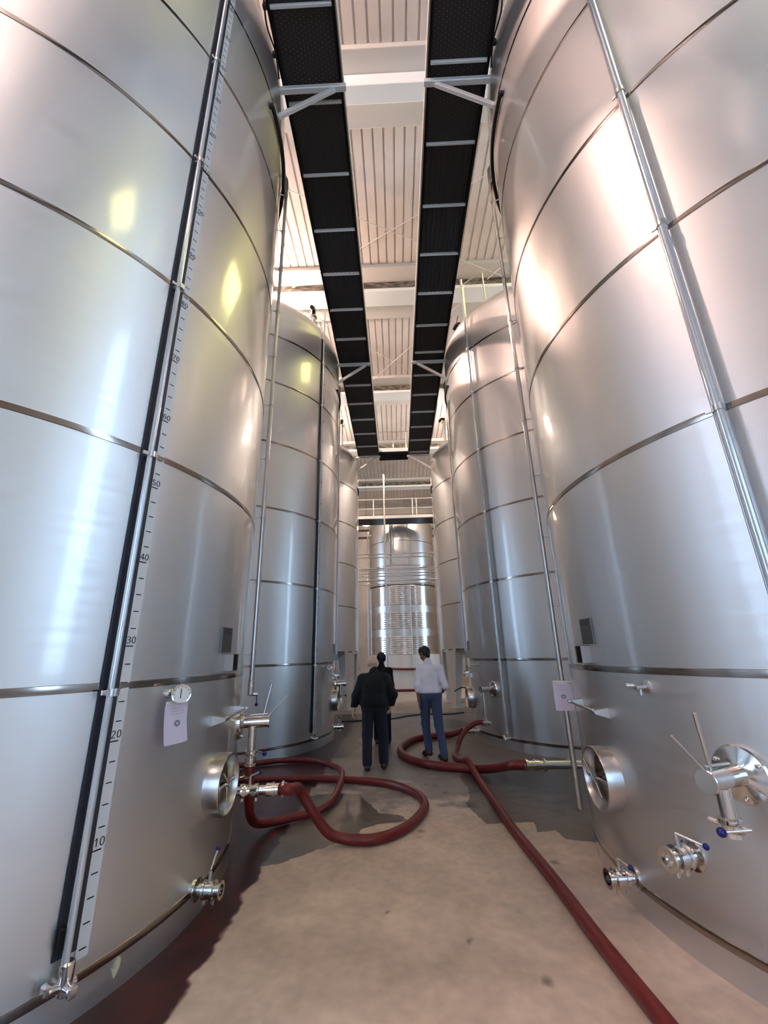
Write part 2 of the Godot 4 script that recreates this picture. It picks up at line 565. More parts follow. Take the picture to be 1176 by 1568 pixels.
func racking_outlet(side: float, phi: float, y: float, reach: float, leg_out: float, leg_y: float, parent: Node) -> void:
	var t := frame(side, phi, y)
	var g := Geo.new()
	g.lathe(zf(t), [Vector2(0.14, -0.02), Vector2(0.14, 0.022), Vector2(0.132, 0.032), Vector2(0.09, 0.04), Vector2(0.06, 0.046), Vector2(0.05, 0.05), Vector2(0.05, reach - 0.012), Vector2(0.056, reach - 0.012), Vector2(0.056, reach - 0.003), Vector2(0.053, reach), Vector2(0, reach)], 40, 0.0, TAU, 30.0)
	g.rod(t * Vector3(0, -0.03, leg_out), t * Vector3(0, leg_y, leg_out), 0.036, 22)
	for a in [30, 150, 270]:
		var c := Vector3(cos(deg_to_rad(a)) * 0.115, sin(deg_to_rad(a)) * 0.115, 0.03)
		g.rod(t * c, t * (c + Vector3(0, 0, 0.02)), 0.012, 8)
	var o := part("racking_outlet", g, M.polished_steel, parent)
	var h := Geo.new()
	h.rod(t * Vector3(0, 0.04, reach - 0.02), t * Vector3(-0.02, 0.22, reach + 0.16), 0.0065, 10)
	h.rod(t * Vector3(0, 0.04, reach - 0.06), t * Vector3(0.02, 0.32, reach - 0.0), 0.010, 10)
	h.rod(t * Vector3(0.0, 0.06, 0.10), t * Vector3(0.0, 0.065, reach - 0.02), 0.008, 8)
	part("pull_rod", h, M.satin_steel, o)
	var b := Geo.new()
	var q := t * Transform3D(Basis.IDENTITY, Vector3(0, leg_y, leg_out))
	b.lathe(q, [Vector2(0, -0.05), Vector2(0.04, -0.05), Vector2(0.052, -0.045), Vector2(0.052, -0.025), Vector2(0.04, -0.02), Vector2(0.045, 0.005), Vector2(0.055, 0.01), Vector2(0.055, 0.03), Vector2(0.036, 0.035)], 26)
	b.rod(q * Vector3(0.04, 0, 0), q * Vector3(0.10, 0.012, 0.02), 0.008)
	b.rod(q * Vector3(0.10, 0.012, 0.02), q * Vector3(0.02, -0.005, 0.115), 0.008)
	b.rod(q * Vector3(-0.05, 0.0, 0.02), q * Vector3(-0.09, 0.01, 0.03), 0.012)
	part("outlet_valve", b, M.polished_steel, o)
	var kn := Geo.new()
	kn.lathe(Transform3D(Basis.IDENTITY, q * Vector3(0.02, -0.005, 0.12)), arc(-90, 90, 0.022, 0, 0, 8), 14)
	part("knob", kn, M.blue_plastic, o, "bright blue ball knob")


func thermometer(side: float, parent: Node) -> void:
	var t := frame(side, 16.4, 1.455)
	var g := Geo.new()
	g.rod(t * Vector3(0, 0, -0.02), t * Vector3(0, 0, 0.10), 0.014)
	g.lathe(zf(t), [Vector2(0.03, -0.01), Vector2(0.03, 0.02), Vector2(0.02, 0.028), Vector2(0.0, 0.03)], 20)
	var q := t * Transform3D(Basis(Vector3.UP, deg_to_rad(42.0 * side)), Vector3(0, 0, 0.10))
	g.lathe(zf(q), [Vector2(0, -0.01), Vector2(0.055, -0.01), Vector2(0.062, 0.0), Vector2(0.062, 0.03), Vector2(0.058, 0.036), Vector2(0.052, 0.034), Vector2(0.052, 0.026)], 32)
	var o := part("dial_thermometer", g, M.polished_steel, parent)
	var f := Geo.new()
	f.lathe(zf(q), [Vector2(0.053, 0.027), Vector2(0, 0.028)], 32)
	part("dial_face", f, M.dial_white, o, "white round dial")
	var n := Geo.new()
	n.box(q, Vector3(-0.004, 0.004, 0.030), Vector3(0.005, 0.06, 0.002))
	for i in 9:
		var a := deg_to_rad(-30.0 + 240.0 * i / 8.0)
		n.box(q * Transform3D(Basis(Vector3(0, 0, 1), a), Vector3(cos(a) * 0.045, sin(a) * 0.045, 0.029)), Vector3.ZERO, Vector3(0.009, 0.0025, 0.001))
	part("needle", n, M.ink, o)


func sample_tap(side: float, parent: Node) -> void:
	var t := frame(side, 15.0, 1.43)
	var g := Geo.new()
	g.lathe(zf(t), [Vector2(0.04, -0.01), Vector2(0.04, 0.012), Vector2(0.02, 0.018), Vector2(0.014, 0.02), Vector2(0.014, 0.07), Vector2(0.02, 0.072), Vector2(0.02, 0.10), Vector2(0.0, 0.102)], 24)
	g.rod(t * Vector3(0, 0, 0.06), t * Vector3(0, -0.05, 0.062), 0.009)
	g.rod(t * Vector3(-0.005, 0.01, 0.085), t * Vector3(-0.03, 0.012, 0.14), 0.012)
	part("sample_tap", g, M.satin_steel, parent)


func plates(side: float, parent: Node) -> void:
	var g := Geo.new()
	g.box(frame(side, 1.5, 1.815), Vector3(0, 0, 0.004), Vector3(0.20, 0.20, 0.014), 0.003)
	var o := part("name_plate", g, M.name_plate, parent)
	var r := Geo.new()
	for k in 4:
		r.box(frame(side, 1.5, 1.815), Vector3(0, 0.085 - 0.012 * k, 0.0115), Vector3(0.16 - 0.03 * (k % 2), 0.004, 0.001))
	part("engraving", r, M.ink, o)
	var b := Geo.new()
	var t := frame(side, 0.0, 1.635)
	b.box(t, Vector3(0, 0.067, 0.03), Vector3(0.13, 0.006, 0.09), 0.002)
	b.box(t, Vector3(0, -0.067, 0.03), Vector3(0.13, 0.006, 0.09), 0.002)
	for s in [-1, 1]:
		b.box(t, Vector3(0.062 * s, 0, 0.03), Vector3(0.006, 0.14, 0.09), 0.002)
	var c := part("display_box", b, M.box_grey, parent)
	var d := Geo.new()
	d.box(t, Vector3(0, 0, 0.062), Vector3(0.118, 0.128, 0.012), 0.002)
	part("display_glass", d, M.dark_glass, c, "dark glass front")


# ---------------------------------------------------------------- tanks
func tank_shell(t: Node3D, seams: Array, top: float, shell: Material) -> void:
	var ys := seams.duplicate()
	ys.append(top)
	for i in ys.size() - 1:
		var g := Geo.new()
		g.lathe(Transform3D.IDENTITY, [Vector2(TANK_R, ys[i]), Vector2(TANK_R, ys[i + 1])], 160)
		part("shell_course", g, shell, t)
	for y in seams:
		var w := Geo.new()
		w.lathe(Transform3D.IDENTITY, [Vector2(TANK_R - 0.002, y - 0.024), Vector2(TANK_R + 0.004, y - 0.020), Vector2(TANK_R + 0.0055, y), Vector2(TANK_R + 0.004, y + 0.020), Vector2(TANK_R - 0.002, y + 0.024)], 160)
		part("weld_band", w, M.polished_band, t)
	var r := Geo.new()
	var p := [Vector2(TANK_R, top)]
	p.append_array(arc(0, 72, 0.55, TANK_R - 0.55, top, 10).slice(1))
	var e: Vector2 = p[p.size() - 1]
	p.append(Vector2(0.35, e.y + (e.x - 0.35) * 0.30))
	r.lathe(Transform3D.IDENTITY, p, 160)
	var rf := part("roof_cone", r, shell, t)
	var h := Geo.new()
	var ty: float = e.y + (e.x - 0.35) * 0.30
	h.lathe(Transform3D(Basis.IDENTITY, Vector3(0, ty, 0)), [Vector2(0.36, -0.05), Vector2(0.36, 0.2), Vector2(0.42, 0.21), Vector2(0.42, 0.25), Vector2(0.3, 0.32), Vector2(0, 0.34)], 40)
	part("roof_hatch", h, M.satin_steel, rf)


func roof_vent(side: float, phi: float, r: float, parent: Node, tall := 0.45) -> void:
	var t := frame(side, phi, 9.75, 0, r)
	var g := Geo.new()
	g.rod(t.origin + Vector3(0, -0.15, 0), t.origin + Vector3(0, tall, 0), 0.075, 20)
	g.lathe(Transform3D(Basis.IDENTITY, t.origin + Vector3(0, tall, 0)), [Vector2(0.075, -0.05), Vector2(0.10, -0.05), Vector2(0.10, 0.0), Vector2(0.075, 0.01)], 20)
	g.rod(t * Vector3(0.13, -0.1, 0), t * Vector3(0.13, tall * 0.8, 0), 0.03, 12)
	var o := part("breather_pipe", g, M.polished_steel, parent)
	var c := Geo.new()
	c.tube(curve([t * Vector3(0, tall, 0), t * Vector3(0, tall + 0.12, 0.0), t * Vector3(-0.08, tall + 0.16, 0.06), t * Vector3(-0.2, tall + 0.1, 0.1)], 4), 0.055, 10)
	part("breather_cap", c, M.dark_steel, o, "black bent cap")


func support_ring(side: float, parent: Node) -> void:
	# black rubber line bent round the shoulder
	var pts := []
	for i in 17:
		var ph := lerpf(5.0, -42.0, i / 16.0)
		pts.append(frame(side, ph, 8.42, 0.035).origin)
	var g := Geo.new()
	g.tube(pts, 0.028, 10)
	g.rod(frame(side, 5.0, 8.42, -0.01).origin, frame(side, 5.0, 8.42, 0.05).origin, 0.03)
	part("rubber_line", g, M.black_rubber, parent, "black line bent round the upper wall")


func floor_tank(called: String, side: float, z: float, label: String) -> Node3D:
	var t := thing(called, label, "tank", Vector3(ROW_X * side, 0, z), "tall stainless steel storage tanks")
	var s := Geo.new()
	s.lathe(Transform3D.IDENTITY, [Vector2(TANK_R - 0.004, 0.0), Vector2(TANK_R - 0.004, SEAMS[0])], 160)
	part("base_skirt", s, M.brushed_steel, t)
	tank_shell(t, SEAMS, SHOULDER, M.brushed_steel)
	support_ring(side, t)
	plates(side, t)
	manway(frame(side, 0.6, 0.76), t)
	davit(side, t)
	return t


func legged_tank(called: String, side: float, z: float, label: String) -> Node3D:
	var t := thing(called, label, "tank", Vector3(ROW_X * side, 0, z), "tall stainless steel storage tanks")
	tank_shell(t, [1.78, 3.25, 4.72, 6.2, 7.7], 8.95, M.brushed_steel)
	var c := Geo.new()
	c.lathe(Transform3D.IDENTITY, [Vector2(0.0, 0.86), Vector2(0.16, 0.88), Vector2(TANK_R - 0.06, 1.72), Vector2(TANK_R, 1.78)], 120)
	part("bottom_cone", c, M.brushed_steel, t)
	for k in 8:
		var a := 22.0 + 45.0 * k
		var f := frame(side, a, 0.0)
		var g := Geo.new()
		for e in [[0.0, -0.03]]:
			g.prism(f, PackedVector2Array([Vector2(-0.34, 1.80), Vector2(0.34, 1.80), Vector2(0.16, 0.03), Vector2(-0.16, 0.03)]), -0.035, 0.0)
			for s in [-1.0, 1.0]:
				var q := f * Transform3D(Basis(Vector3(0, 0, 1), Vector3(0, 1, 0), Vector3(-1, 0, 0)), Vector3(0.0, 0, 0))
				g.prism(q, PackedVector2Array([Vector2(-0.36, 1.62), Vector2(-0.01, 1.78), Vector2(-0.01, 0.03), Vector2(-0.14, 0.03)]), -0.17 * s - 0.012, -0.17 * s + 0.012)
		var l := part("leg", g, M.galvanised, t)
		var p := Geo.new()
		p.box(f, Vector3(0, 0.015, -0.08), Vector3(0.42, 0.03, 0.28), 0.004)
		part("foot_plate", p, M.galvanised, l)
	var o := Geo.new()
	o.rod(Vector3(0, 0.95, 0), Vector3(0, 0.5, 0), 0.07, 18)
	o.tube(curve([Vector3(0, 0.52, 0), Vector3(0, 0.42, 0), Vector3(-side * 0.12, 0.38, 0.02), Vector3(-side * 0.5, 0.38, 0.1)], 5), 0.055, 14)
	part("drain_pipe", o, M.polished_steel, t)
	tangent_pipe(side, 1.3, 8.6, t)
	roof_vent(side, 20.0, 2.05, t, 0.75)
	support_ring_low(side, t)
	return t


func support_ring_low(side: float, parent: Node) -> void:
	var pts := []
	for i in 9:
		pts.append(frame(side, lerpf(4.0, -30.0, i / 8.0), 7.95, 0.03).origin)
	var g := Geo.new()
	g.tube(pts, 0.026, 8)
	part("rubber_line", g, M.black_rubber, parent, "black line bent round the upper wall")


func far_tank() -> void:
	var t := thing("ribbed_tank", "ribbed steel tank closing the far end of the aisle, behind the pipe rack", "tank", Vector3(0.29, 0, -23.9))
	var r := 1.83
	var top := Geo.new()
	top.lathe(Transform3D.IDENTITY, [Vector2(r, 5.1), Vector2(r, 7.44)], 96)
	part("shell_course", top, M.small_tank_steel, t)
	var top2 := Geo.new()
	top2.lathe(Transform3D.IDENTITY, [Vector2(r, 7.44), Vector2(r, 8.5), Vector2(r - 0.03, 8.58), Vector2(r - 0.12, 8.63), Vector2(0.3, 8.9), Vector2(0, 8.9)], 96)
	part("shell_course", top2, M.small_tank_steel, t)
	for y in [7.44, 6.1, 5.12]:
		var w := Geo.new()
		w.lathe(Transform3D.IDENTITY, [Vector2(r - 0.002, y - 0.02), Vector2(r + 0.006, y - 0.015), Vector2(r + 0.006, y + 0.015), Vector2(r - 0.002, y + 0.02)], 96)
		part("weld_band", w, M.polished_band, t)
	for z in [[1.64, 2.52], [2.88, 3.70], [4.05, 5.05]]:
		var p := []
		var cnt: int = int((z[1] - z[0]) / 0.095)
		for i in cnt:
			for k in 6:
				var y: float = z[0] + (z[1] - z[0]) * (i + k / 6.0) / cnt
				p.append(Vector2(r + 0.014 * sin(PI * k / 6.0), y))
		p.append(Vector2(r, z[1]))
		var g := Geo.new()
		g.lathe(Transform3D.IDENTITY, p, 96, 0.0, TAU, 89.0)
		part("cooling_jacket", g, M.ribbed_steel, t)
	for z in [[2.52, 2.88], [3.70, 4.05]]:
		var g := Geo.new()
		g.lathe(Transform3D.IDENTITY, [Vector2(r + 0.004, z[0]), Vector2(r + 0.004, z[1])], 96)
		part("plain_band", g, M.small_tank_steel, t)
	var b := Geo.new()
	b.lathe(Transform3D.IDENTITY, [Vector2(r, 0.0), Vector2(r, 1.64)], 96)
	part("base_skirt", b, M.galvanised, t)
	var v := Geo.new()
	for s in [[-0.62, 0.035], [-0.48, 0.05], [0.35, 0.02]]:
		v.rod(Vector3(s[0], 0.6 if s[0] > 0 else 6.2, sqrt(r * r - s[0] * s[0]) + 0.06), Vector3(s[0], 8.55, sqrt(r * r - s[0] * s[0]) + 0.06), s[1], 12)
	part("level_pipe", v, M.satin_steel, t)
	var d := Geo.new()
	d.tube(curve([Vector3(-1.86, 1.0, 0.9), Vector3(-1.86, 7.6, 0.9), Vector3(-1.75, 8.0, 0.8), Vector3(-1.4, 8.1, 0.6)], 6), 0.035, 10)
	d.rod(Vector3(-1.70, 0.9, 1.1), Vector3(-1.70, 5.0, 1.1), 0.03, 10)
	part("side_pipe", d, M.satin_steel, t)
	for i in 3:
		var g := Geo.new()
		g.rod(Vector3(-0.3 + 0.35 * i, 8.75, 1.2), Vector3(-0.3 + 0.35 * i, 9.0, 1.2), 0.03, 10)
		part("top_nozzle", g, M.satin_steel, t)


func curve(p: Array, sub: int) -> Array:
	var o := []
	var m := p.size()
	for i in m - 1:
		var a: Vector3 = p[maxi(i - 1, 0)]
		var b: Vector3 = p[i]
		var c: Vector3 = p[i + 1]
		var d: Vector3 = p[mini(i + 2, m - 1)]
		for k in sub:
			var t := float(k) / sub
			o.append(0.5 * ((2.0 * b) + (c - a) * t + (2.0 * a - 5.0 * b + 4.0 * c - d) * t * t + (3.0 * b - a - 3.0 * c + d) * t * t * t))
	o.append(p[m - 1])
	return o


# ---------------------------------------------------------------- hoses
func ground(xz: Array, y: float) -> Array:
	var o := []
	for i in range(0, xz.size(), 2):
		o.append(Vector3(xz[i], y, xz[i + 1]))
	return o


func coupling(a: Vector3, dir: Vector3, r: float, l: float, parent: Node) -> void:
	var y := dir.normalized()
	var x := y.cross(Vector3(0.2, 0.9, 0.35)).normalized()
	var t := Transform3D(Basis(x, y, x.cross(y)), a)
	var g := Geo.new()
	g.lathe(t, [Vector2(0, 0), Vector2(r * 1.05, 0), Vector2(r * 1.05, l * 0.25), Vector2(r * 1.2, l * 0.27), Vector2(r * 1.2, l * 0.34), Vector2(r * 0.95, l * 0.36), Vector2(r * 0.95, l * 0.72), Vector2(r * 1.28, l * 0.74), Vector2(r * 1.28, l * 0.86), Vector2(r, l * 0.88), Vector2(r, l), Vector2(0, l)], 24)
	g.rod(t * Vector3(r * 1.2, l * 0.8, 0), t * Vector3(r * 2.0, l * 0.8, 0), r * 0.16, 8)
	part("coupling", g, M.polished_steel, parent)


func hoses() -> void:
	# left: from the manway-side outlet, out into the aisle, round and back behind the tank
	var tip: Vector3 = frame(-1, -8.0, 0.61, 0.42).origin + Vector3(-ROW_X, 0, ROW_Z[0])
	var out := (frame(-1, -8.0, 0.61).basis.z).normalized()
	var p := [tip, tip + out * 0.10 + Vector3(0, -0.01, 0), Vector3(-1.02, 0.50, -4.55), Vector3(-0.90, 0.30, -4.62), Vector3(-0.76, 0.12, -4.66)]
	p.append_array(ground([-0.62, -4.70, -0.49, -4.69, -0.35, -4.69, -0.17, -4.80, 0.01, -5.05, 0.15, -5.40, 0.19, -5.67, 0.13, -5.98, -0.05, -6.29, -0.32, -6.52, -0.72, -6.67, -1.25, -6.77, -1.78, -6.78, -2.41, -6.76, -3.3, -6.85], 0.052))
	p[5].y = 0.06
	var h := thing("red_hose", "dark red hose looping widest over the floor from the valve beside the left manway", "hose", Vector3.ZERO, "red wine hoses on the floor")
	var g := Geo.new()
	g.tube(curve(p, 5), 0.046, 14)
	part("hose_tube", g, M.red_hose, h)
	coupling(tip - out * 0.10, out, 0.046, 0.16, h)
	# left: down from the raised outlet, loop, back to the wall
	var q: Vector3 = frame(-1, -14.0, 0.80, 0.13).origin + Vector3(-ROW_X, 0, ROW_Z[0])
	p = [q + Vector3(0, -0.03, 0), q + Vector3(0.0, -0.20, 0), Vector3(-1.45, 0.42, -4.45), Vector3(-1.49, 0.25, -4.66), Vector3(-1.50, 0.12, -4.92)]
	p.append_array(ground([-1.40, -5.17, -1.22, -5.30, -1.08, -5.38, -0.97, -5.54, -0.89, -5.88, -0.86, -6.41, -0.94, -6.97, -1.12, -7.48, -1.38, -7.80, -1.71, -7.91, -2.08, -7.89, -2.48, -7.68, -3.3, -7.2], 0.052))
	for i in p.size():   # lies over the first hose where they cross
		var w: Vector3 = p[i]
		if i > 8 and absf(w.z + 6.7) < 0.5 and w.x > -1.2:
			p[i].y = 0.11
	h = thing("red_hose", "dark red hose hanging from the raised outlet and coiled under the other left hose", "hose", Vector3.ZERO, "red wine hoses on the floor")
	g = Geo.new()
	g.tube(curve(p, 5), 0.042, 14)
	part("hose_tube", g, M.red_hose, h)
	coupling(q + Vector3(0, 0.0, 0), Vector3(0, -1, 0), 0.042, 0.18, h)
	# right: thick hose from the pipe behind the near right tank, looped to the second right tank
	p = [Vector3(1.60, 0.30, -6.12), Vector3(1.42, 0.24, -6.3), Vector3(1.22, 0.12, -6.72)]
	p.append_array(ground([1.02, -7.10, 0.66, -7.24, 0.42, -7.37, 0.18, -7.62, 0.0, -7.96, -0.08, -8.42, -0.01, -8.92, 0.18, -9.40, 0.43, -9.66, 0.71, -9.80, 0.94, -9.90], 0.063))
	p[2].y = 0.16
	p.append_array([Vector3(1.10, 0.10, -9.86), Vector3(1.22, 0.15, -9.80)])
	p[0] = Vector3(1.50, 0.32, -6.1)
	p[1] = Vector3(1.34, 0.31, -6.18)
	h = thing("red_hose", "thickest red hose, lying in an open loop around the feet of the person in white", "hose", Vector3.ZERO, "red wine hoses on the floor")
	g = Geo.new()
	g.tube(curve(p, 5), 0.060, 14)
	part("hose_tube", g, M.red_hose, h)
	coupling(Vector3(1.66, 0.32, -6.1), Vector3(-1, 0, 0), 0.056, 0.2, h)
	# right: thinner hose from the second right tank running to the lower right
	var s: Vector3 = frame(1, 26.0, 0.42, 0.24).origin + Vector3(ROW_X, 0, ROW_Z[1])
	p = [s, s + Vector3(-0.16, 0.02, 0.05), s + Vector3(-0.36, -0.06, 0.12), Vector3(1.02, 0.22, -8.62), Vector3(0.92, 0.08, -8.45)]
	p.append_array(ground([0.85, -8.2, 0.82, -7.9, 0.86, -7.62], 0.055))
	p.append_array([Vector3(0.90, 0.10, -7.42), Vector3(0.92, 0.165, -7.2), Vector3(0.95, 0.10, -6.95)])
	p.append_array(ground([0.98, -6.58, 0.99, -5.56, 1.00, -4.88, 1.04, -4.19, 1.06, -3.69, 1.07, -3.29, 1.09, -2.92, 1.11, -2.6, 1.13, -2.2, 1.2, -1.2, 1.3, 0.6], 0.046))
	h = thing("red_hose", "red hose running straight along the right side out past the lower right corner", "hose", Vector3.ZERO, "red wine hoses on the floor")
	g = Geo.new()
	g.tube(curve(p, 5), 0.044, 14)
	part("hose_tube", g, M.red_hose, h)
	coupling(s + Vector3(0.08, 0, 0), Vector3(-1, 0.06, 0.2), 0.04, 0.15, h)
	# far away, round the ribbed tank
	g = Geo.new()
	var ring := []
	for i in 15:
		var a := deg_to_rad(lerpf(40.0, 140.0, i / 14.0))
		ring.append(Vector3(0.29 + cos(a) * 1.88, 1.02 - 0.07 * sin(PI * i / 14.0) + i * 0.004, -23.9 + sin(a) * 1.88))
	g.tube(ring, 0.05, 10)
	single("red_hose", g, M.red_hose, "red hose strung across the skirt of the far ribbed tank", "hose", "red hoses by the ribbed tank")
	g = Geo.new()
	g.tube(curve(ground([-1.6, -22.3, -0.8, -21.75, 0.0, -21.62, 0.8, -21.62, 1.6, -21.75, 2.4, -22.2], 0.06), 5), 0.06, 10)
	single("red_hose", g, M.red_hose, "red hose lying on the floor in front of the far ribbed tank", "hose", "red hoses by the ribbed tank")
	g = Geo.new()
	g.tube(curve(ground([-1.6, -12.4, -0.9, -12.5, -0.46, -12.58, -0.1, -12.9, 0.2, -13.25, 0.65, -13.5, 1.3, -13.4, 1.8, -13.7], 0.02), 6), 0.018, 8)
	single("water_hose", g, M.thin_hose, "thin dark water hose lying across the aisle behind the people", "hose")
	g = Geo.new()
	g.tube(curve([Vector3(1.62, 0.55, -14.2), Vector3(1.9, 0.66, -14.2), Vector3(2.15, 0.5, -14.15), Vector3(2.22, 0.1, -14.1), Vector3(2.3, 0.02, -13.8), Vector3(2.6, 0.02, -13.3)], 6), 0.018, 8)
	single("water_hose", g, M.thin_hose, "thin dark hose arching to the floor by the legged tank on the right", "hose")


# ---------------------------------------------------------------- overhead walkways
func walkway(side: float, offset: float, label: String) -> void:
	var w := thing("walkway", label, "walkway", Vector3.ZERO, "overhead walkways")
	var x0 := 0.62 * side
	var x1 := 1.44 * side
	var xm := (x0 + x1) * 0.5
	var wd := 0.82
	var zs := []
	var z := 5.4 - offset
	while z > -15.9:
		zs.append(z)
		z -= 1.0
	zs.append(-15.95)
	for i in zs.size() - 1:
		var a: float = zs[i]
		var b: float = zs[i + 1]
		var g := Geo.new()
		g.box(Transform3D.IDENTITY, Vector3(xm, DECK_Y + 0.075, (a + b) * 0.5), Vector3(wd - 0.03, 0.004, a - b - 0.01))
		if b > -5.2:
			# perforated plate: rewrite the texture coordinates in metres
			for k in g.uv.size():
				g.uv[k] = Vector2(g.v[k].x, g.v[k].z)
			part("deck_plate", g, M.perforated_plate, w)
		else:
			# lengthwise bars of the grating under the plate
			for k in 9:
				g.box(Transform3D.IDENTITY, Vector3(xm - 0.36 + 0.09 * k, DECK_Y + 0.06, (a + b) * 0.5), Vector3(0.012, 0.03, a - b - 0.02))
			part("deck_plate", g, M.grating, w)
		if i > 0:
			var c := Geo.new()
			c.box(Transform3D.IDENTITY, Vector3(xm, DECK_Y + 0.035, a), Vector3(wd, 0.05, 0.035), 0.005)
			part("cross_bar", c, M.galvanised, w)
	var e := Geo.new()
	e.box(Transform3D.IDENTITY, Vector3(x0, DECK_Y + 0.07, -5.3), Vector3(0.04, 0.14, 21.4), 0.006)
	part("edge_channel", e, M.dark_steel, w)
	var e2 := Geo.new()
	e2.box(Transform3D.IDENTITY, Vector3(x0 - 0.028 * side, DECK_Y + 0.17, -5.3), Vector3(0.012, 0.12, 21.4), 0.003)
	part("toe_board", e2, M.galvanised, w)
	var e3 := Geo.new()
	e3.box(Transform3D.IDENTITY, Vector3(x1, DECK_Y + 0.07, -5.3), Vector3(0.04, 0.14, 21.4), 0.006)
	part("edge_channel", e3, M.dark_steel, w)
	var cb := Geo.new()
	cb.tube(curve([Vector3(x1 + 0.02 * side, 9.42, -2.3), Vector3(x1 + 0.05 * side, 9.34, -2.6), Vector3(x1 + 0.03 * side, 9.40, -2.9), Vector3(x1 + 0.05 * side, 9.33, -3.15), Vector3(x1 + 0.02 * side, 9.40, -3.45), Vector3(x1 + 0.04 * side, 9.36, -3.7)], 5), 0.012, 8)
	var cbl := part("cable", cb, M.black_rubber, w, "thin black cable along the tank side")
	for zz in [-2.6, -3.0, -3.45]:
		var q := Geo.new()
		q.box(Transform3D.IDENTITY, Vector3(x1 + 0.035 * side, 9.38, zz), Vector3(0.05, 0.07, 0.06), 0.01)
		part("cable_clip", q, M.black_rubber, cbl)
	for zz in [2.3, -3.83, -9.95, -15.85]:
		var b := Geo.new()
		b.box(Transform3D.IDENTITY, Vector3(1.05 * side, DECK_Y - 0.04, zz), Vector3(1.0, 0.075, 0.075), 0.008)
		part("bracket_arm", b, M.galvanised, w)
		var d := Geo.new()
		var p0 := Vector3(0.72 * side, DECK_Y - 0.08, zz)
		var p1 := Vector3(1.50 * side, DECK_Y - 0.62, zz)
		var y := (p1 - p0).normalized()
		d.box(Transform3D(Basis(y.cross(Vector3(0, 0, 1)), y, Vector3(0, 0, 1)), (p0 + p1) * 0.5), Vector3.ZERO, Vector3(0.07, p0.distance_to(p1), 0.05), 0.006)
		part("brace", d, M.galvanised, w)


func cross_deck() -> void:
	var w := thing("cross_walkway", "short railed walkway joining both overhead walkways at their far end", "walkway")
	var g := Geo.new()
	g.box(Transform3D.IDENTITY, Vector3(0, DECK_Y + 0.09, -16.05), Vector3(1.2, 0.02, 0.75))
	for k in 8:
		g.box(Transform3D.IDENTITY, Vector3(0, DECK_Y + 0.06, -15.73 - 0.09 * k), Vector3(1.2, 0.05, 0.02))
	part("deck_plate", g, M.dark_steel, w)
	var f := Geo.new()
	f.box(Transform3D.IDENTITY, Vector3(0, DECK_Y + 0.17, -15.67), Vector3(1.2, 0.16, 0.02), 0.004)
	part("fascia", f, M.beam_white, w)
	for y in [9.98, 10.04, 10.42]:
		var r := Geo.new()
		r.rod(Vector3(-0.68, y, -15.72), Vector3(0.72, y, -15.72), 0.016, 10)
		part("rail", r, M.satin_steel, w)
	for x in [-0.66, 0.0, 0.52]:
		var r := Geo.new()
		r.rod(Vector3(x, DECK_Y + 0.1, -15.72), Vector3(x, 10.42 if absf(x) > 0.3 else 10.0, -15.72), 0.013, 8)
		part("rail_post", r, M.satin_steel, w)


func pipe_rack() -> void:
	for i in 8:
		var y: float = [6.24, 6.08, 5.55, 5.44, 5.31, 5.19, 4.97, 4.81][i]
		var r: float = [0.03, 0.03, 0.045, 0.028, 0.026, 0.032, 0.045, 0.03][i]
		var g := Geo.new()
		g.rod(Vector3(-8.6, y, -20.0 - 0.06 * (i % 3)), Vector3(8.6, y, -20.0 - 0.06 * (i % 3)), r, 12)
		var where: String = ["upper of the two pipes above the bundle", "lower of the two pipes above the bundle", "topmost pipe of the bundle", "second pipe down in the bundle", "third pipe down in the bundle", "fourth pipe down in the bundle", "fifth pipe down in the bundle", "lowest pipe of the bundle"][i]
		single("steel_pipe", g, M.polished_steel, "bright horizontal steel pipe before the ribbed tank, " + where, "pipe", "horizontal pipes before the ribbed tank")
	var v := Geo.new()
	v.rod(Vector3(-0.53, 0.0, -19.8), Vector3(-0.53, 10.3, -19.8), 0.04, 12)
	var o := single("riser_pipe", v, M.satin_steel, "vertical pipe rising in front of the ribbed tank and its pipe bundle", "pipe")
	for y in [6.2, 5.4, 4.85]:
		var c := Geo.new()
		c.box(Transform3D.IDENTITY, Vector3(-0.53, y, -19.83), Vector3(0.14, 0.06, 0.14), 0.01)
		part("pipe_clamp", c, M.galvanised, o)
	# far catwalk with its railing
	var w := thing("catwalk", "railed catwalk crossing above the far ribbed tank", "walkway")
	var d := Geo.new()
	d.box(Transform3D.IDENTITY, Vector3(0, 8.29, -20.6), Vector3(17.1, 0.16, 0.06), 0.006)
	part("edge_channel", d, M.galvanised, w)
	var k := Geo.new()
	k.box(Transform3D.IDENTITY, Vector3(0, 8.3, -21.3), Vector3(17.1, 0.04, 1.3))
	part("deck_plate", k, M.dark_steel, w)
	for y in [8.75, 9.25]:
		var r := Geo.new()
		r.rod(Vector3(-8.5, y, -20.62), Vector3(8.5, y, -20.62), 0.022, 8)
		part("rail", r, M.galvanised, w)
	for x in [-3.2, -1.1, 0.9, 1.1, 2.2, 4.0]:
		var r := Geo.new()
		r.rod(Vector3(x, 8.3, -20.62), Vector3(x, 9.25, -20.62), 0.025, 8)
		part("rail_post", r, M.galvanised, w)


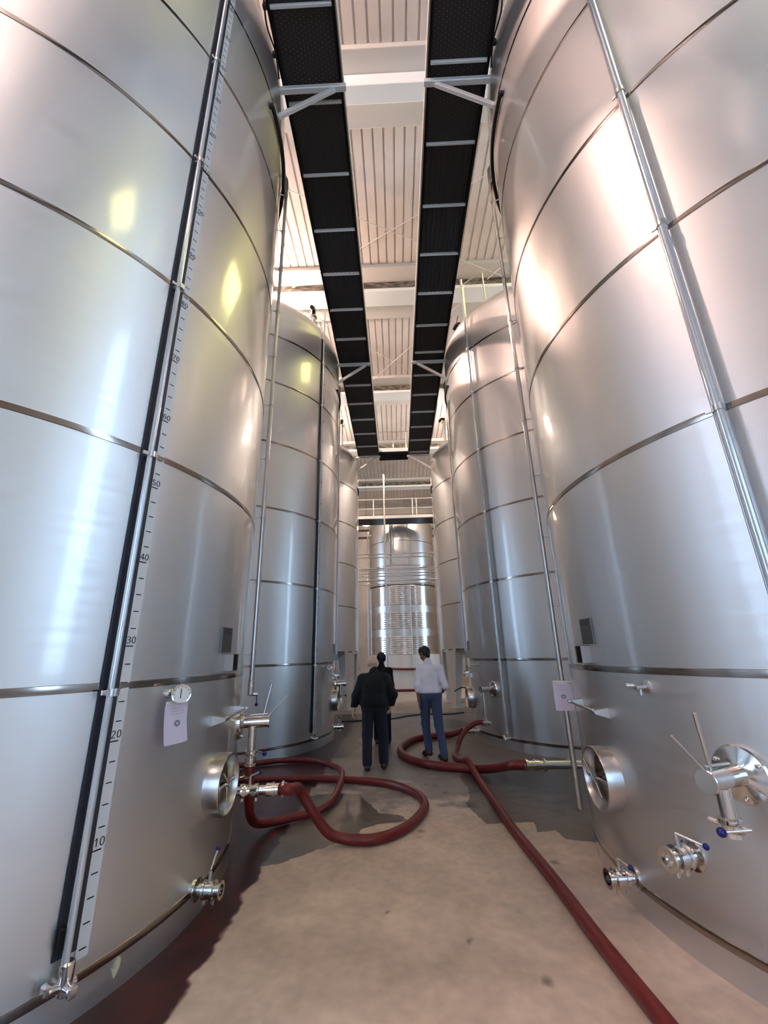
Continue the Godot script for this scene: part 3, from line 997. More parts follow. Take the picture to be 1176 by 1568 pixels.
# ---------------------------------------------------------------- the hall
func hall() -> void:
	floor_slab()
	var id := Transform3D.IDENTITY
	for w in [["wall_left", Vector3(-8.65, 6.7, -11.9), Vector3(0.3, 13.8, 42.4)], ["wall_right", Vector3(8.65, 6.7, -11.9), Vector3(0.3, 13.8, 42.4)], ["wall_far", Vector3(0, 6.7, -32.95), Vector3(17.6, 13.8, 0.3)], ["wall_near", Vector3(0, 6.7, 9.15), Vector3(17.6, 13.8, 0.3)]]:
		var g := Geo.new()
		g.box(id, w[1], w[2])
		structure(w[0], g, M.wall_paint)
	# roof: corrugated sheets between cross beams, under a closed deck
	var c := Node3D.new()
	c.name = "ceiling"
	c.set_meta("kind", "structure")
	add_child(c, true)
	var dk := Geo.new()
	dk.box(id, Vector3(0, ROOF_Y + 0.35, -12.0), Vector3(17.6, 0.3, 42.6))
	part("roof_deck", dk, M.roof_sheet, c)
	var edges := [9.0, 5.0, 3.6, 0.4, -1.0, -5.08, -6.45, -10.13, -12.28, -15.74, -17.86, -21.65, -23.2, -27.2, -29.0, -32.8]
	for i in range(0, edges.size(), 2):
		var za: float = edges[i]
		var zb: float = edges[i + 1]
		var g := Geo.new()
		var x := -8.5
		var pitch := 0.25
		while x < 8.5:
			# flat rib, then a narrow groove
			var pr := [Vector2(x, ROOF_Y), Vector2(x + 0.19, ROOF_Y), Vector2(x + 0.205, ROOF_Y + 0.045), Vector2(x + 0.235, ROOF_Y + 0.045), Vector2(x + pitch, ROOF_Y)]
			for k in 4:
				var d: Vector2 = (pr[k + 1] - pr[k]).normalized()
				g.quad(Vector3(pr[k].x, pr[k].y, za), Vector3(pr[k + 1].x, pr[k + 1].y, za), Vector3(pr[k + 1].x, pr[k + 1].y, zb), Vector3(pr[k].x, pr[k].y, zb), Vector3(d.y, -d.x, 0))
			x += pitch
		part("roof_sheet", g, M.roof_sheet, c)
	var nb := edges.size() / 2 - 1
	for i in nb:
		var za: float = edges[i * 2 + 1]
		var zb: float = edges[i * 2 + 2]
		var mid := (za + zb) * 0.5
		var g := Geo.new()
		g.box(id, Vector3(0, 13.17, mid), Vector3(17.2, 0.2, za - zb), 0.01)
		var b := part("beam", g, M.beam_slab, c)
		var rw: float = 0.34 if i == 2 else 0.64
		var rz: float = mid + (0.12 if i == 2 else 0.18)
		var rib := Geo.new()
		rib.box(id, Vector3(0, 12.89, rz), Vector3(17.2, 0.34, rw), 0.012)
		part("beam_rib", rib, M.beam_white, b)
		if i > 2:
			var m := Geo.new()
			var s := m.v.size()
			m.box(id, Vector3(0, 12.94, rz + rw * 0.5 + 0.012), Vector3(17.2, 0.23, 0.02), 0.004)
			for k in m.uv.size():
				m.uv[k] = Vector2(m.v[k].x, m.v[k].y)
			part("stained_face", m, M.mould_concrete, b, "blotched dark stained face")
	# wind bracing under the sheets
	for r in [[-0.85, -8.45, 0.98, -9.33], [-0.95, -9.48, 0.97, -8.4], [-0.93, -15.9, 0.88, -13.6], [-0.93, -13.6, 0.9, -15.3]]:
		var a := Vector3(r[0], 13.0, r[1])
		var b := Vector3(r[2], 13.0, r[3])
		var d := (b - a)
		var g := Geo.new()
		g.rod(a - d * 1.5, b + d * 1.5, 0.014, 8)
		part("tie_rod", g, M.galvanised, c)
	# far wall: brown rails
	for y in [12.3, 11.1, 10.5]:
		var g := Geo.new()
		g.box(id, Vector3(0, y, -32.75), Vector3(17.0, 0.14, 0.12), 0.01)
		part("wall_rail", g, M.brown_bar, get_node("wall_far"))
	# daylight panels, and added fill panels
	var cool := Color(0.74, 0.87, 1.0)
	daylight("window_1", Vector3(8.46, 6.4, -0.3), Vector3(-1, 0, 0), Vector2(2.6, 10.0), cool, 4.2, 36.0)
	daylight("window_2", Vector3(1.0, 4.0, 8.96), Vector3(0, 0, -1), Vector2(9.0, 6.0), cool, 2.2, 5.0)
	daylight("window_3", Vector3(-8.46, 3.6, -12.9), Vector3(1, 0, 0), Vector2(1.3, 5.0), cool, 4.0, 3.0)
	daylight("fill_panel_6", Vector3(-8.46, 4.6, 0.2), Vector3(1, 0, 0), Vector2(2.6, 7.0), cool, 3.0, 9.0)  # unseen panel, added to throw cool light on the near right tank
	daylight("window_7", Vector3(8.46, 4.2, -6.9), Vector3(-1, 0, 0), Vector2(1.3, 6.0), cool, 6.0, 6.0)
	daylight("window_8", Vector3(-8.46, 4.2, -6.9), Vector3(1, 0, 0), Vector2(1.3, 6.0), cool, 6.0, 6.0)
	daylight("fill_panel_10", Vector3(-8.46, 4.6, -20.6), Vector3(1, 0, 0), Vector2(1.3, 7.0), cool, 6.0, 4.0)  # unseen panel, added to put bright columns on the ribbed tank
	daylight("fill_panel_11", Vector3(8.46, 4.6, -20.2), Vector3(-1, 0, 0), Vector2(1.3, 7.0), cool, 6.0, 4.0)  # its opposite, likewise added to brighten the ribbed tank
	daylight("window_9", Vector3(8.46, 4.2, -12.9), Vector3(-1, 0, 0), Vector2(1.3, 6.0), cool, 6.0, 5.0)


func daylight(called: String, at: Vector3, facing: Vector3, size: Vector2, c: Color, glow: float, power: float) -> void:
	var x := Vector3.UP.cross(facing)
	var t := Transform3D(Basis(x, Vector3.UP, facing), at)
	var m := mat(called, c, 0.5)
	m.emission_enabled = true
	m.emission = c
	m.emission_energy_multiplier = glow
	var n := Node3D.new()
	n.name = called
	n.set_meta("kind", "structure")
	add_child(n, true)
	var nx := int(round(size.x / 1.3))
	for i in nx:
		var w := size.x / nx
		var g := Geo.new()
		g.box(t, Vector3(-size.x * 0.5 + w * (i + 0.5), 0, 0), Vector3(w - 0.06, size.y - 0.06, 0.02), 0.004)
		part("pane", g, m, n)
	var f := Geo.new()
	for i in nx + 1:
		f.box(t, Vector3(-size.x * 0.5 + size.x / nx * i, 0, 0.01), Vector3(0.07, size.y + 0.07, 0.06), 0.008)
	for s in [-1, 1]:
		f.box(t, Vector3(0, size.y * 0.5 * s, 0.01), Vector3(size.x, 0.07, 0.06), 0.008)
	part("frame", f, M.galvanised, n)
	var l := AreaLight3D.new()
	l.name = called + "_light"
	l.transform = Transform3D(Basis(-x, Vector3.UP, -facing), at + facing * 0.08)
	l.area_size = size
	l.light_color = c
	l.light_energy = power
	l.shadow_enabled = true
	n.add_child(l, true)


func highbay(at: Vector3, c: Color, power: float, glow: float, label: String) -> void:
	var o := thing("highbay_lamp", label, "lamp", Vector3(at.x, ROOF_Y - 0.05, at.z), "hanging hall lamps")
	var h := ROOF_Y - 0.05 - at.y
	var g := Geo.new()
	g.lathe(Transform3D(Basis.IDENTITY, Vector3(0, -h + 0.12, 0)), [Vector2(0.24, -0.02), Vector2(0.245, 0.0), Vector2(0.17, 0.16), Vector2(0.09, 0.26), Vector2(0.06, 0.3), Vector2(0, 0.3)], 28)
	part("lamp_shade", g, M.satin_steel, o)
	var r := Geo.new()
	r.rod(Vector3(0, -h + 0.40, 0), Vector3(0, 0.0, 0), 0.012, 8)
	part("hanger", r, M.dark_steel, o)
	var m := mat("lamp_glow", c, 0.4)
	m.emission_enabled = true
	m.emission = c
	m.emission_energy_multiplier = glow
	var e := Geo.new()
	e.lathe(Transform3D(Basis.IDENTITY, Vector3(0, -h + 0.12, 0)), [Vector2(0, -0.05), Vector2(0.14, -0.045), Vector2(0.225, -0.015), Vector2(0.235, 0.0), Vector2(0, 0.0)], 28)
	part("lens", e, m, o)
	var l := OmniLight3D.new()
	l.name = "lamp_light"
	l.position = Vector3(0, -h - 0.12, 0)
	l.light_color = c
	l.light_energy = power
	l.light_size = 0.14
	l.omni_range = 60.0
	l.omni_attenuation = 2.0
	l.shadow_enabled = true
	o.add_child(l, true)


func rooflight(called: String, at: Vector3) -> void:
	# yellowed corrugated plastic sheet let into the roof
	var c := Color(1.0, 0.96, 0.62)
	var m := mat(called, c, 0.4)
	m.emission_enabled = true
	m.emission = c
	m.emission_energy_multiplier = 9.0
	var n := Node3D.new()
	n.name = called
	n.set_meta("kind", "structure")
	add_child(n, true)
	for i in 7:
		var g := Geo.new()
		g.box(Transform3D.IDENTITY, at + Vector3(-0.9 + 0.3 * i, 0, 0), Vector3(0.26, 0.02, 1.7), 0.006)
		part("pane", g, m, n)
	var l := AreaLight3D.new()
	l.name = called + "_light"
	l.transform = Transform3D(Basis(Vector3(1, 0, 0), Vector3(0, 0, -1), Vector3(0, 1, 0)), at + Vector3(0, -0.06, 0))
	l.area_size = Vector2(2.1, 1.7)
	l.light_color = c
	l.light_energy = 2.0
	l.shadow_enabled = true
	n.add_child(l, true)


func floor_slab() -> void:
	var f := Node3D.new()
	f.name = "floor"
	f.set_meta("kind", "structure")
	add_child(f, true)
	var x0 := -2.6
	var x1 := 2.6
	var z0 := -14.0
	var z1 := 0.0
	var g := Geo.new()
	for q in [[-8.5, x0, -32.8, 9.0], [x1, 8.5, -32.8, 9.0], [x0, x1, -32.8, z0], [x0, x1, z1, 9.0]]:
		g.quad(Vector3(q[0], 0, q[2]), Vector3(q[1], 0, q[2]), Vector3(q[1], 0, q[3]), Vector3(q[0], 0, q[3]), Vector3.UP)
	g.box(Transform3D.IDENTITY, Vector3(0, -0.16, -11.9), Vector3(17.0, 0.3, 41.8))
	part("concrete_slab", g, M.concrete, f)
	var a := Geo.new()
	var i := a.pt(Vector3(x0, 0, z0), Vector3.UP, Vector2(0, 0))
	a.pt(Vector3(x1, 0, z0), Vector3.UP, Vector2(1, 0))
	a.pt(Vector3(x1, 0, z1), Vector3.UP, Vector2(1, 1))
	a.pt(Vector3(x0, 0, z1), Vector3.UP, Vector2(0, 1))
	a.tri(i, i + 1, i + 2)
	a.tri(i, i + 2, i + 3)
	var w := 832
	var h := 1400
	var n1 := FastNoiseLite.new()
	n1.seed = 7
	n1.frequency = 0.9
	n1.fractal_octaves = 5
	var n2 := FastNoiseLite.new()
	n2.seed = 19
	n2.frequency = 9.0
	n2.fractal_octaves = 3
	var n3 := FastNoiseLite.new()
	n3.seed = 23
	n3.frequency = 3.2
	n3.fractal_octaves = 3
	var wet := []
	for p in [
		[-1.27, -6.10, -1.11, -6.26, -0.89, -6.28, -0.58, -6.23, -0.53, -6.01, -0.40, -5.67, -0.33, -5.52, -0.06, -5.48, 0.0, -5.33, -0.34, -5.21, -0.45, -5.12, -0.51, -4.97, -0.71, -4.80, -0.88, -4.56, -1.10, -4.40, -1.3, -4.3],
		[0.78, -6.97, 0.78, -6.3, 0.70, -5.8, 0.76, -5.23, 1.24, -5.24, 1.26, -4.99, 1.43, -5.01, 1.44, -4.78, 1.74, -4.72, 2.6, -4.7, 2.6, -8.1, 1.7, -7.8, 1.3, -7.6, 1.0, -7.4],
		[-1.25, -8.2, -1.0, -8.3, -0.9, -8.9, -0.75, -9.4, -0.95, -9.9, -0.85, -10.7, -1.0, -11.3, -0.8, -12.0, -0.6, -12.8, 0.4, -13.3, 0.9, -13.9, -2.6, -13.9, -2.6, -8.2],
		[0.6, -11.3, 1.2, -11.0, 1.7, -11.6, 1.4, -12.6, 0.8, -12.3]]:
		var pp := PackedVector2Array()
		for k in range(0, p.size(), 2):
			pp.append(Vector2(p[k], p[k + 1]))
		var bb := Rect2(pp[0], Vector2.ZERO)
		for k in pp:
			bb = bb.expand(k)
		wet.append([pp, bb.grow(0.1)])
	var col := PackedByteArray()
	col.resize(w * h * 3)
	var rou := PackedByteArray()
	rou.resize(w * h)
	var spots := [Vector3(0.68, -2.99, 0.05), Vector3(1.08, -4.22, 0.05), Vector3(1.20, -4.33, 0.045), Vector3(0.37, -6.5, 0.06), Vector3(0.26, -6.6, 0.05), Vector3(0.5, -6.2, 0.05), Vector3(0.12, -5.0, 0.06), Vector3(-0.2, -3.6, 0.03), Vector3(0.3, -3.3, 0.03)]
	for y in h:
		var z: float = z0 + (z1 - z0) * (y + 0.5) / h
		for x in w:
			var px: float = x0 + (x1 - x0) * (x + 0.5) / w
			var a1 := n1.get_noise_2d(px, z)
			var a3 := n3.get_noise_2d(px, z)
			var a2 := n2.get_noise_2d(px, z)
			var far_tone := clampf((-5.6 - z + a1 * 1.2 + a3 * 0.8) / 0.9, 0.0, 1.0)  # concrete turns darker and glossier past the near aisle, with a ragged edge
			var sh := (0.78 + a1 * 0.09 + a3 * 0.06 + a2 * 0.045) * lerpf(1.0, 0.62, far_tone)
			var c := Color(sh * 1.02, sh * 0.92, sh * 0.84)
			var ro := lerpf(0.58, 0.44, far_tone) + a3 * 0.1
			var wp := Vector2(px + a3 * 0.05 + a2 * 0.006, z + a1 * 0.08 + a2 * 0.008)
			# dark red painted drain strip along the left tanks
			var e := -1.255 - wp.x + a2 * 0.012
			if e > -0.02:
				var m := clampf((e + 0.02) / 0.03, 0.0, 1.0)
				var s2 := 0.9 + a3 * 0.35
				c = c.lerp(Color(0.27 * s2, 0.085 * s2, 0.08 * s2), m)
				ro = lerpf(ro, 0.42, m)
			for q in wet:
				if q[1].has_point(wp) and Geometry2D.is_point_in_polygon(wp, q[0]):
					c = c * 0.56
					ro = 0.34 + 0.06 * absf(a3)
					break
			for s in spots:
				var d := Vector2(wp.x - s.x, (wp.y - s.y) * 0.8).length()
				if d < s.z:
					c = c * lerpf(0.62, 1.0, d / s.z)
			var o := (y * w + x) * 3
			col[o] = int(clampf(c.r, 0, 1) * 255.0)
			col[o + 1] = int(clampf(c.g, 0, 1) * 255.0)
			col[o + 2] = int(clampf(c.b, 0, 1) * 255.0)
			rou[y * w + x] = int(clampf(ro, 0, 1) * 255.0)
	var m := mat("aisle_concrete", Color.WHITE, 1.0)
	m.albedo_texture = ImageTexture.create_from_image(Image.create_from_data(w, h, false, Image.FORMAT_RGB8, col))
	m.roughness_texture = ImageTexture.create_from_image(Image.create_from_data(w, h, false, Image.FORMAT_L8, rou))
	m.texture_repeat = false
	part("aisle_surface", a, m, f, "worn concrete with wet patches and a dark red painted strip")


# ---------------------------------------------------------------- people: smooth surfaces round jointed skeletons
func flesh(bones: Array, cell: float, k: float, ylo := -9.0, yhi := 9.0) -> ArrayMesh:
	var lo := Vector3(99, 99, 99)
	var hi := -lo
	for b in bones:
		var m: float = maxf(b[1], b[3]) + cell * 3.0
		for p in [b[0], b[2]]:
			lo = lo.min(p - Vector3(m, m, m))
			hi = hi.max(p + Vector3(m, m, m))
	lo.y = maxf(lo.y, ylo - cell * 2.0)
	hi.y = minf(hi.y, yhi + cell * 2.0)
	var nx := int((hi.x - lo.x) / cell) + 2
	var ny := int((hi.y - lo.y) / cell) + 2
	var nz := int((hi.z - lo.z) / cell) + 2
	var f := PackedFloat32Array()
	f.resize(nx * ny * nz)
	f.fill(1.0)
	for b in bones:
		var a: Vector3 = b[0]
		var ra: float = b[1]
		var c: Vector3 = b[2]
		var rb: float = b[3]
		var ab := c - a
		var l2 := maxf(ab.length_squared(), 1e-9)
		var m: float = maxf(ra, rb) + k + cell * 2.0
		var l := ((a.min(c) - Vector3(m, m, m) - lo) / cell).floor()
		var u := ((a.max(c) + Vector3(m, m, m) - lo) / cell).ceil()
		for z in range(maxi(int(l.z), 0), mini(int(u.z) + 1, nz)):
			for y in range(maxi(int(l.y), 0), mini(int(u.y) + 1, ny)):
				var row := (z * ny + y) * nx
				for x in range(maxi(int(l.x), 0), mini(int(u.x) + 1, nx)):
					var p := lo + Vector3(x, y, z) * cell
					var t := clampf((p - a).dot(ab) / l2, 0.0, 1.0)
					var d := p.distance_to(a + ab * t) - lerpf(ra, rb, t)
					var o := f[row + x]
					var h := maxf(k - absf(o - d), 0.0) / k
					f[row + x] = minf(o, d) - h * h * k * 0.25
	for z in nz:
		for y in ny:
			var yy: float = lo.y + y * cell
			var cut: float = maxf(ylo - yy, yy - yhi)
			if cut > -cell * 2.0:
				var row := (z * ny + y) * nx
				for x in nx:
					f[row + x] = maxf(f[row + x], cut)
	var g := Geo.new()
	var id := {}
	var sy := nx
	var sz := nx * ny
	for z in nz - 1:
		for y in ny - 1:
			for x in nx - 1:
				var o := z * sz + y * sy + x
				var c0 := f[o] < 0.0
				if c0 == (f[o + 1] < 0.0) and c0 == (f[o + sy] < 0.0) and c0 == (f[o + sz] < 0.0) and c0 == (f[o + 1 + sy] < 0.0) and c0 == (f[o + 1 + sz] < 0.0) and c0 == (f[o + sy + sz] < 0.0) and c0 == (f[o + 1 + sy + sz] < 0.0):
					continue
				var sum := Vector3.ZERO
				var cnt := 0
				for e in [[0, 1, Vector3(0, 0, 0), Vector3(1, 0, 0)], [sy, sy + 1, Vector3(0, 1, 0), Vector3(1, 0, 0)], [sz, sz + 1, Vector3(0, 0, 1), Vector3(1, 0, 0)], [sy + sz, sy + sz + 1, Vector3(0, 1, 1), Vector3(1, 0, 0)],
					[0, sy, Vector3(0, 0, 0), Vector3(0, 1, 0)], [1, sy + 1, Vector3(1, 0, 0), Vector3(0, 1, 0)], [sz, sy + sz, Vector3(0, 0, 1), Vector3(0, 1, 0)], [sz + 1, sy + sz + 1, Vector3(1, 0, 1), Vector3(0, 1, 0)],
					[0, sz, Vector3(0, 0, 0), Vector3(0, 0, 1)], [1, sz + 1, Vector3(1, 0, 0), Vector3(0, 0, 1)], [sy, sz + sy, Vector3(0, 1, 0), Vector3(0, 0, 1)], [sy + 1, sz + sy + 1, Vector3(1, 1, 0), Vector3(0, 0, 1)]]:
					var va := f[o + e[0]]
					var vb := f[o + e[1]]
					if (va < 0.0) != (vb < 0.0):
						sum += e[2] + e[3] * (va / (va - vb))
						cnt += 1
				var q := sum / cnt
				var gx := Vector3(f[o + 1] + f[o + 1 + sy] + f[o + 1 + sz] + f[o + 1 + sy + sz] - f[o] - f[o + sy] - f[o + sz] - f[o + sy + sz],
					f[o + sy] + f[o + 1 + sy] + f[o + sy + sz] + f[o + 1 + sy + sz] - f[o] - f[o + 1] - f[o + sz] - f[o + 1 + sz],
					f[o + sz] + f[o + 1 + sz] + f[o + sy + sz] + f[o + 1 + sy + sz] - f[o] - f[o + 1] - f[o + sy] - f[o + 1 + sy])
				id[o] = g.pt(lo + (Vector3(x, y, z) + q) * cell, gx.normalized())
	for o in id:
		# one quad for each crossed edge that starts in this cell's low corner
		for e in [[1, sy, sz], [sy, sz, 1], [sz, 1, sy]]:
			if (f[o] < 0.0) != (f[o + e[0]] < 0.0):
				var a = id.get(o - e[1] - e[2])
				var b = id.get(o - e[2])
				var c = id.get(o - e[1])
				if a != null and b != null and c != null:
					g.tri(a, b, o_id(id, o))
					g.tri(a, o_id(id, o), c)
	return g.mesh()


func o_id(id: Dictionary, o: int) -> int:
	return id[o]


func hand_bones(wrist: Vector3, dir: Vector3, palm_n: Vector3, side: Vector3, s := 1.0) -> Array:
	# palm, four fingers of different length with a bend, and a thumb from the side
	var o := []
	var d := dir.normalized()
	for k in 4:
		var off := side * (0.027 - 0.018 * k) * s
		o.append([wrist + off * 0.5, 0.014 * s, wrist + off + d * 0.085 * s, 0.0115 * s])
		var l: float = [0.036, 0.041, 0.038, 0.030][k] * s
		var a := wrist + off * 1.1 + d * 0.088 * s
		var b := a + (d + palm_n * 0.35).normalized() * l
		var c := b + (d + palm_n * 1.1).normalized() * l * 0.8
		o.append([a, 0.0092 * s, b, 0.0085 * s])
		o.append([b, 0.0085 * s, c, 0.0075 * s])
	var t0 := wrist + side * 0.022 * s + d * 0.02 * s
	var t1 := t0 + (side * 0.7 + d * 0.8 + palm_n * 0.4).normalized() * 0.045 * s
	o.append([t0, 0.013 * s, t1, 0.010 * s])
	o.append([t1, 0.010 * s, t1 + (d + palm_n * 0.5).normalized() * 0.03 * s, 0.0085 * s])
	return o


# j: joints in metres from the spot between the feet; the figure faces -z before turning
func person(label: String, at: Vector3, j: Dictionary, look: Dictionary) -> void:
	var p := thing("person", label, "person", at, "people walking away down the aisle")
	p.rotation.y = look.turn
	var hd: Vector3 = j.head
	var fw: Vector3 = j.face.normalized()
	var up: Vector3 = j.crown.normalized()
	var rt := fw.cross(up).normalized()
	up = rt.cross(fw)
	var S := 1
	# body: one continuous surface from feet to crown
	var b := []
	for s in ["l", "r"]:
		b.append([j["hip_" + s], 0.075, j["knee_" + s], 0.05])
		b.append([j["knee_" + s], 0.052, j["ankle_" + s], 0.038])
		b.append([j["ankle_" + s], 0.038, j["toe_" + s], 0.03])
		b.append([j["shoulder_" + s], 0.042, j["elbow_" + s], 0.038])
		b.append([j["elbow_" + s], 0.040, j["wrist_" + s], 0.027])
	b.append([j.hip_l, 0.085, j.hip_r, 0.085])
	b.append([(j.hip_l + j.hip_r) * 0.5 + Vector3(0, 0.05, 0), 0.08, j.chest, 0.085])
	b.append([j.shoulder_l, 0.04, j.chest + Vector3(0, 0.09, 0), 0.05])
	b.append([j.shoulder_r, 0.04, j.chest + Vector3(0, 0.09, 0), 0.05])
	b.append([j.chest, 0.08, j.neck, 0.05])
	b.append([j.neck, 0.055, hd - up * 0.05, 0.052])
	b.append([hd + up * 0.02 - fw * -0.0, 0.075, hd + up * 0.045 - fw * 0.02, 0.078])
	var body := part("body", flesh(b, 0.018, 0.03), look.skin, p)
	# head with face, and both hands, on finer grids
	var hb := [[hd + up * 0.035 - fw * 0.025, 0.083, hd + up * 0.045 + fw * 0.01, 0.080], [hd + fw * 0.03 - up * 0.03, 0.060, hd + fw * 0.045 - up * 0.085, 0.036], [hd - up * 0.03 + rt * 0.03, 0.045, hd - up * 0.075 + fw * 0.03 + rt * 0.02, 0.025],
		[hd - up * 0.03 - rt * 0.03, 0.045, hd - up * 0.075 + fw * 0.03 - rt * 0.02, 0.025], [j.neck, 0.058, hd - up * 0.06, 0.052],
		[hd + fw * 0.088 + up * 0.015, 0.010, hd + fw * 0.108 - up * 0.025, 0.014], [hd + fw * 0.086 - up * 0.058 + rt * 0.02, 0.008, hd + fw * 0.086 - up * 0.058 - rt * 0.02, 0.008],
		[hd + fw * 0.082 + up * 0.026 + rt * 0.045, 0.009, hd + fw * 0.088 + up * 0.026 + rt * 0.012, 0.009], [hd + fw * 0.082 + up * 0.026 - rt * 0.045, 0.009, hd + fw * 0.088 + up * 0.026 - rt * 0.012, 0.009]]
	for s in [-1.0, 1.0]:
		hb.append([hd + rt * 0.083 * s + up * 0.03 - fw * 0.008, 0.009, hd + rt * 0.080 * s - up * 0.03 + fw * 0.0, 0.008])
		hb.append([hd + rt * 0.088 * s + up * 0.025 - fw * 0.016, 0.007, hd + rt * 0.084 * s - up * 0.01 - fw * 0.014, 0.006])
	part("head", flesh(hb, 0.0065, 0.018), look.skin, body)
	for s in [-1.0, 1.0]:
		var e := Geo.new()
		e.lathe(Transform3D(Basis.IDENTITY, hd + fw * 0.079 + up * 0.012 + rt * 0.03 * s), arc(-90, 90, 0.0125, 0, 0, 6), 12)
		part("eye", e, M.ink, body)
	for s in ["l", "r"]:
		var w: Vector3 = j["wrist_" + s]
		var d: Vector3 = (w - j["elbow_" + s]).normalized()
		var inner: Vector3 = Vector3(1, 0, 0) if s == "l" else Vector3(-1, 0, 0)
		if j.has("palm_" + s):
			inner = j["palm_" + s]
		var sd := inner.cross(d).normalized() * (1.0 if s == "l" else -1.0)
		if sd.z > 0.0:
			sd = -sd
		part("hand", flesh(hand_bones(w, d, inner, sd), 0.006, 0.008), look.skin, body)
	# clothes
	var t := []
	var pad: float = look.pad
	var gi: float = look.girth
	t.append([j.hip_l + Vector3(0.0, 0.10, 0), 0.115 * gi + pad, j.hip_r + Vector3(0, 0.10, 0), 0.115 * gi + pad])
	t.append([(j.hip_l * 0.8 + j.hip_r * 0.2) + Vector3(0, 0.08, 0), 0.105 * gi + pad, j.chest + Vector3(-0.065 * gi, 0.02, 0), 0.115 * gi + pad])
	t.append([(j.hip_l * 0.2 + j.hip_r * 0.8) + Vector3(0, 0.08, 0), 0.105 * gi + pad, j.chest + Vector3(0.065 * gi, 0.02, 0), 0.115 * gi + pad])
	t.append([j.shoulder_l, 0.058 + pad, j.chest + Vector3(-0.03, 0.13, 0), 0.085 + pad * 0.5])
	t.append([j.shoulder_r, 0.058 + pad, j.chest + Vector3(0.03, 0.13, 0), 0.085 + pad * 0.5])
	t.append([j.chest + Vector3(0, 0.08, 0), 0.11, j.neck + Vector3(0, -0.05, 0), 0.075])
	t.append([j.neck + Vector3(0, -0.035, 0), 0.066, j.neck + Vector3(0, 0.012, 0.004), 0.062])
	for s in ["l", "r"]:
		t.append([j["shoulder_" + s], 0.060 + pad, j["elbow_" + s], 0.048 + pad])
		var full: float = look.sleeve
		t.append([j["elbow_" + s], 0.048 + pad, (j["elbow_" + s] as Vector3).lerp(j["wrist_" + s], full), lerpf(0.048, 0.036, full) + pad])
	var waist: float = j.hip_l.y - look.hem
	part(look.top_name, flesh(t, 0.014, 0.035, waist, 9.0), look.top, p)
	t = []
	t.append([j.hip_l + Vector3(0, 0.02, 0), 0.115, j.hip_r + Vector3(0, 0.02, 0), 0.115])
	t.append([j.hip_l + Vector3(0, 0.10, 0), 0.105, j.hip_r + Vector3(0, 0.10, 0), 0.105])
	for s in ["l", "r"]:
		var lg: float = look.leg
		t.append([j["hip_" + s], 0.105, j["knee_" + s], 0.074 * lg])
		t.append([j["knee_" + s], 0.072 * lg, j["ankle_" + s] + Vector3(0, 0.02, 0), 0.066 * lg])
	part("trousers", flesh(t, 0.014, 0.03, 0.035, j.hip_l.y + 0.13), look.legs, p)
	for s in ["l", "r"]:
		var a: Vector3 = j["ankle_" + s]
		var q: Vector3 = j["toe_" + s]
		var d := (q - a)
		d.y = 0
		d = d.normalized()
		var heel := a - d * 0.045 + Vector3(0, -0.035, 0)
		var k := [[heel, 0.042, a + Vector3(0, 0.01, 0), 0.044], [heel + Vector3(0, -0.005, 0), 0.036, q, 0.038], [a, 0.044, q + Vector3(0, 0.01, 0), 0.034], [q - d * 0.05, 0.042, q, 0.036]]
		part("shoe", flesh(k, 0.009, 0.02, 0.004, 9.0), look.shoe, p)
	# hair
	var hr := []
	if look.bald:
		for i in 7:
			var a := deg_to_rad(-78.0 + 26.0 * i)
			var c := hd - up * 0.035 - fw * 0.078 * cos(a) - fw * 0.012 + rt * 0.074 * sin(a)
			hr.append([c - up * 0.018, 0.012, c + up * 0.012, 0.010])
	else:
		hr.append([hd + up * 0.052 - fw * 0.03, 0.092, hd + up * 0.070 + fw * 0.015, 0.082])
		hr.append([hd + up * 0.02 - fw * 0.055, 0.072, hd - up * 0.045 - fw * 0.06, 0.045])
		hr.append([hd + up * 0.03 - fw * 0.03 + rt * 0.04, 0.054, hd - fw * 0.04 + rt * 0.055, 0.036])
		hr.append([hd + up * 0.03 - fw * 0.03 - rt * 0.04, 0.054, hd - fw * 0.04 - rt * 0.055, 0.036])
	part("hair", flesh(hr, 0.009, 0.02), look.hair, p)


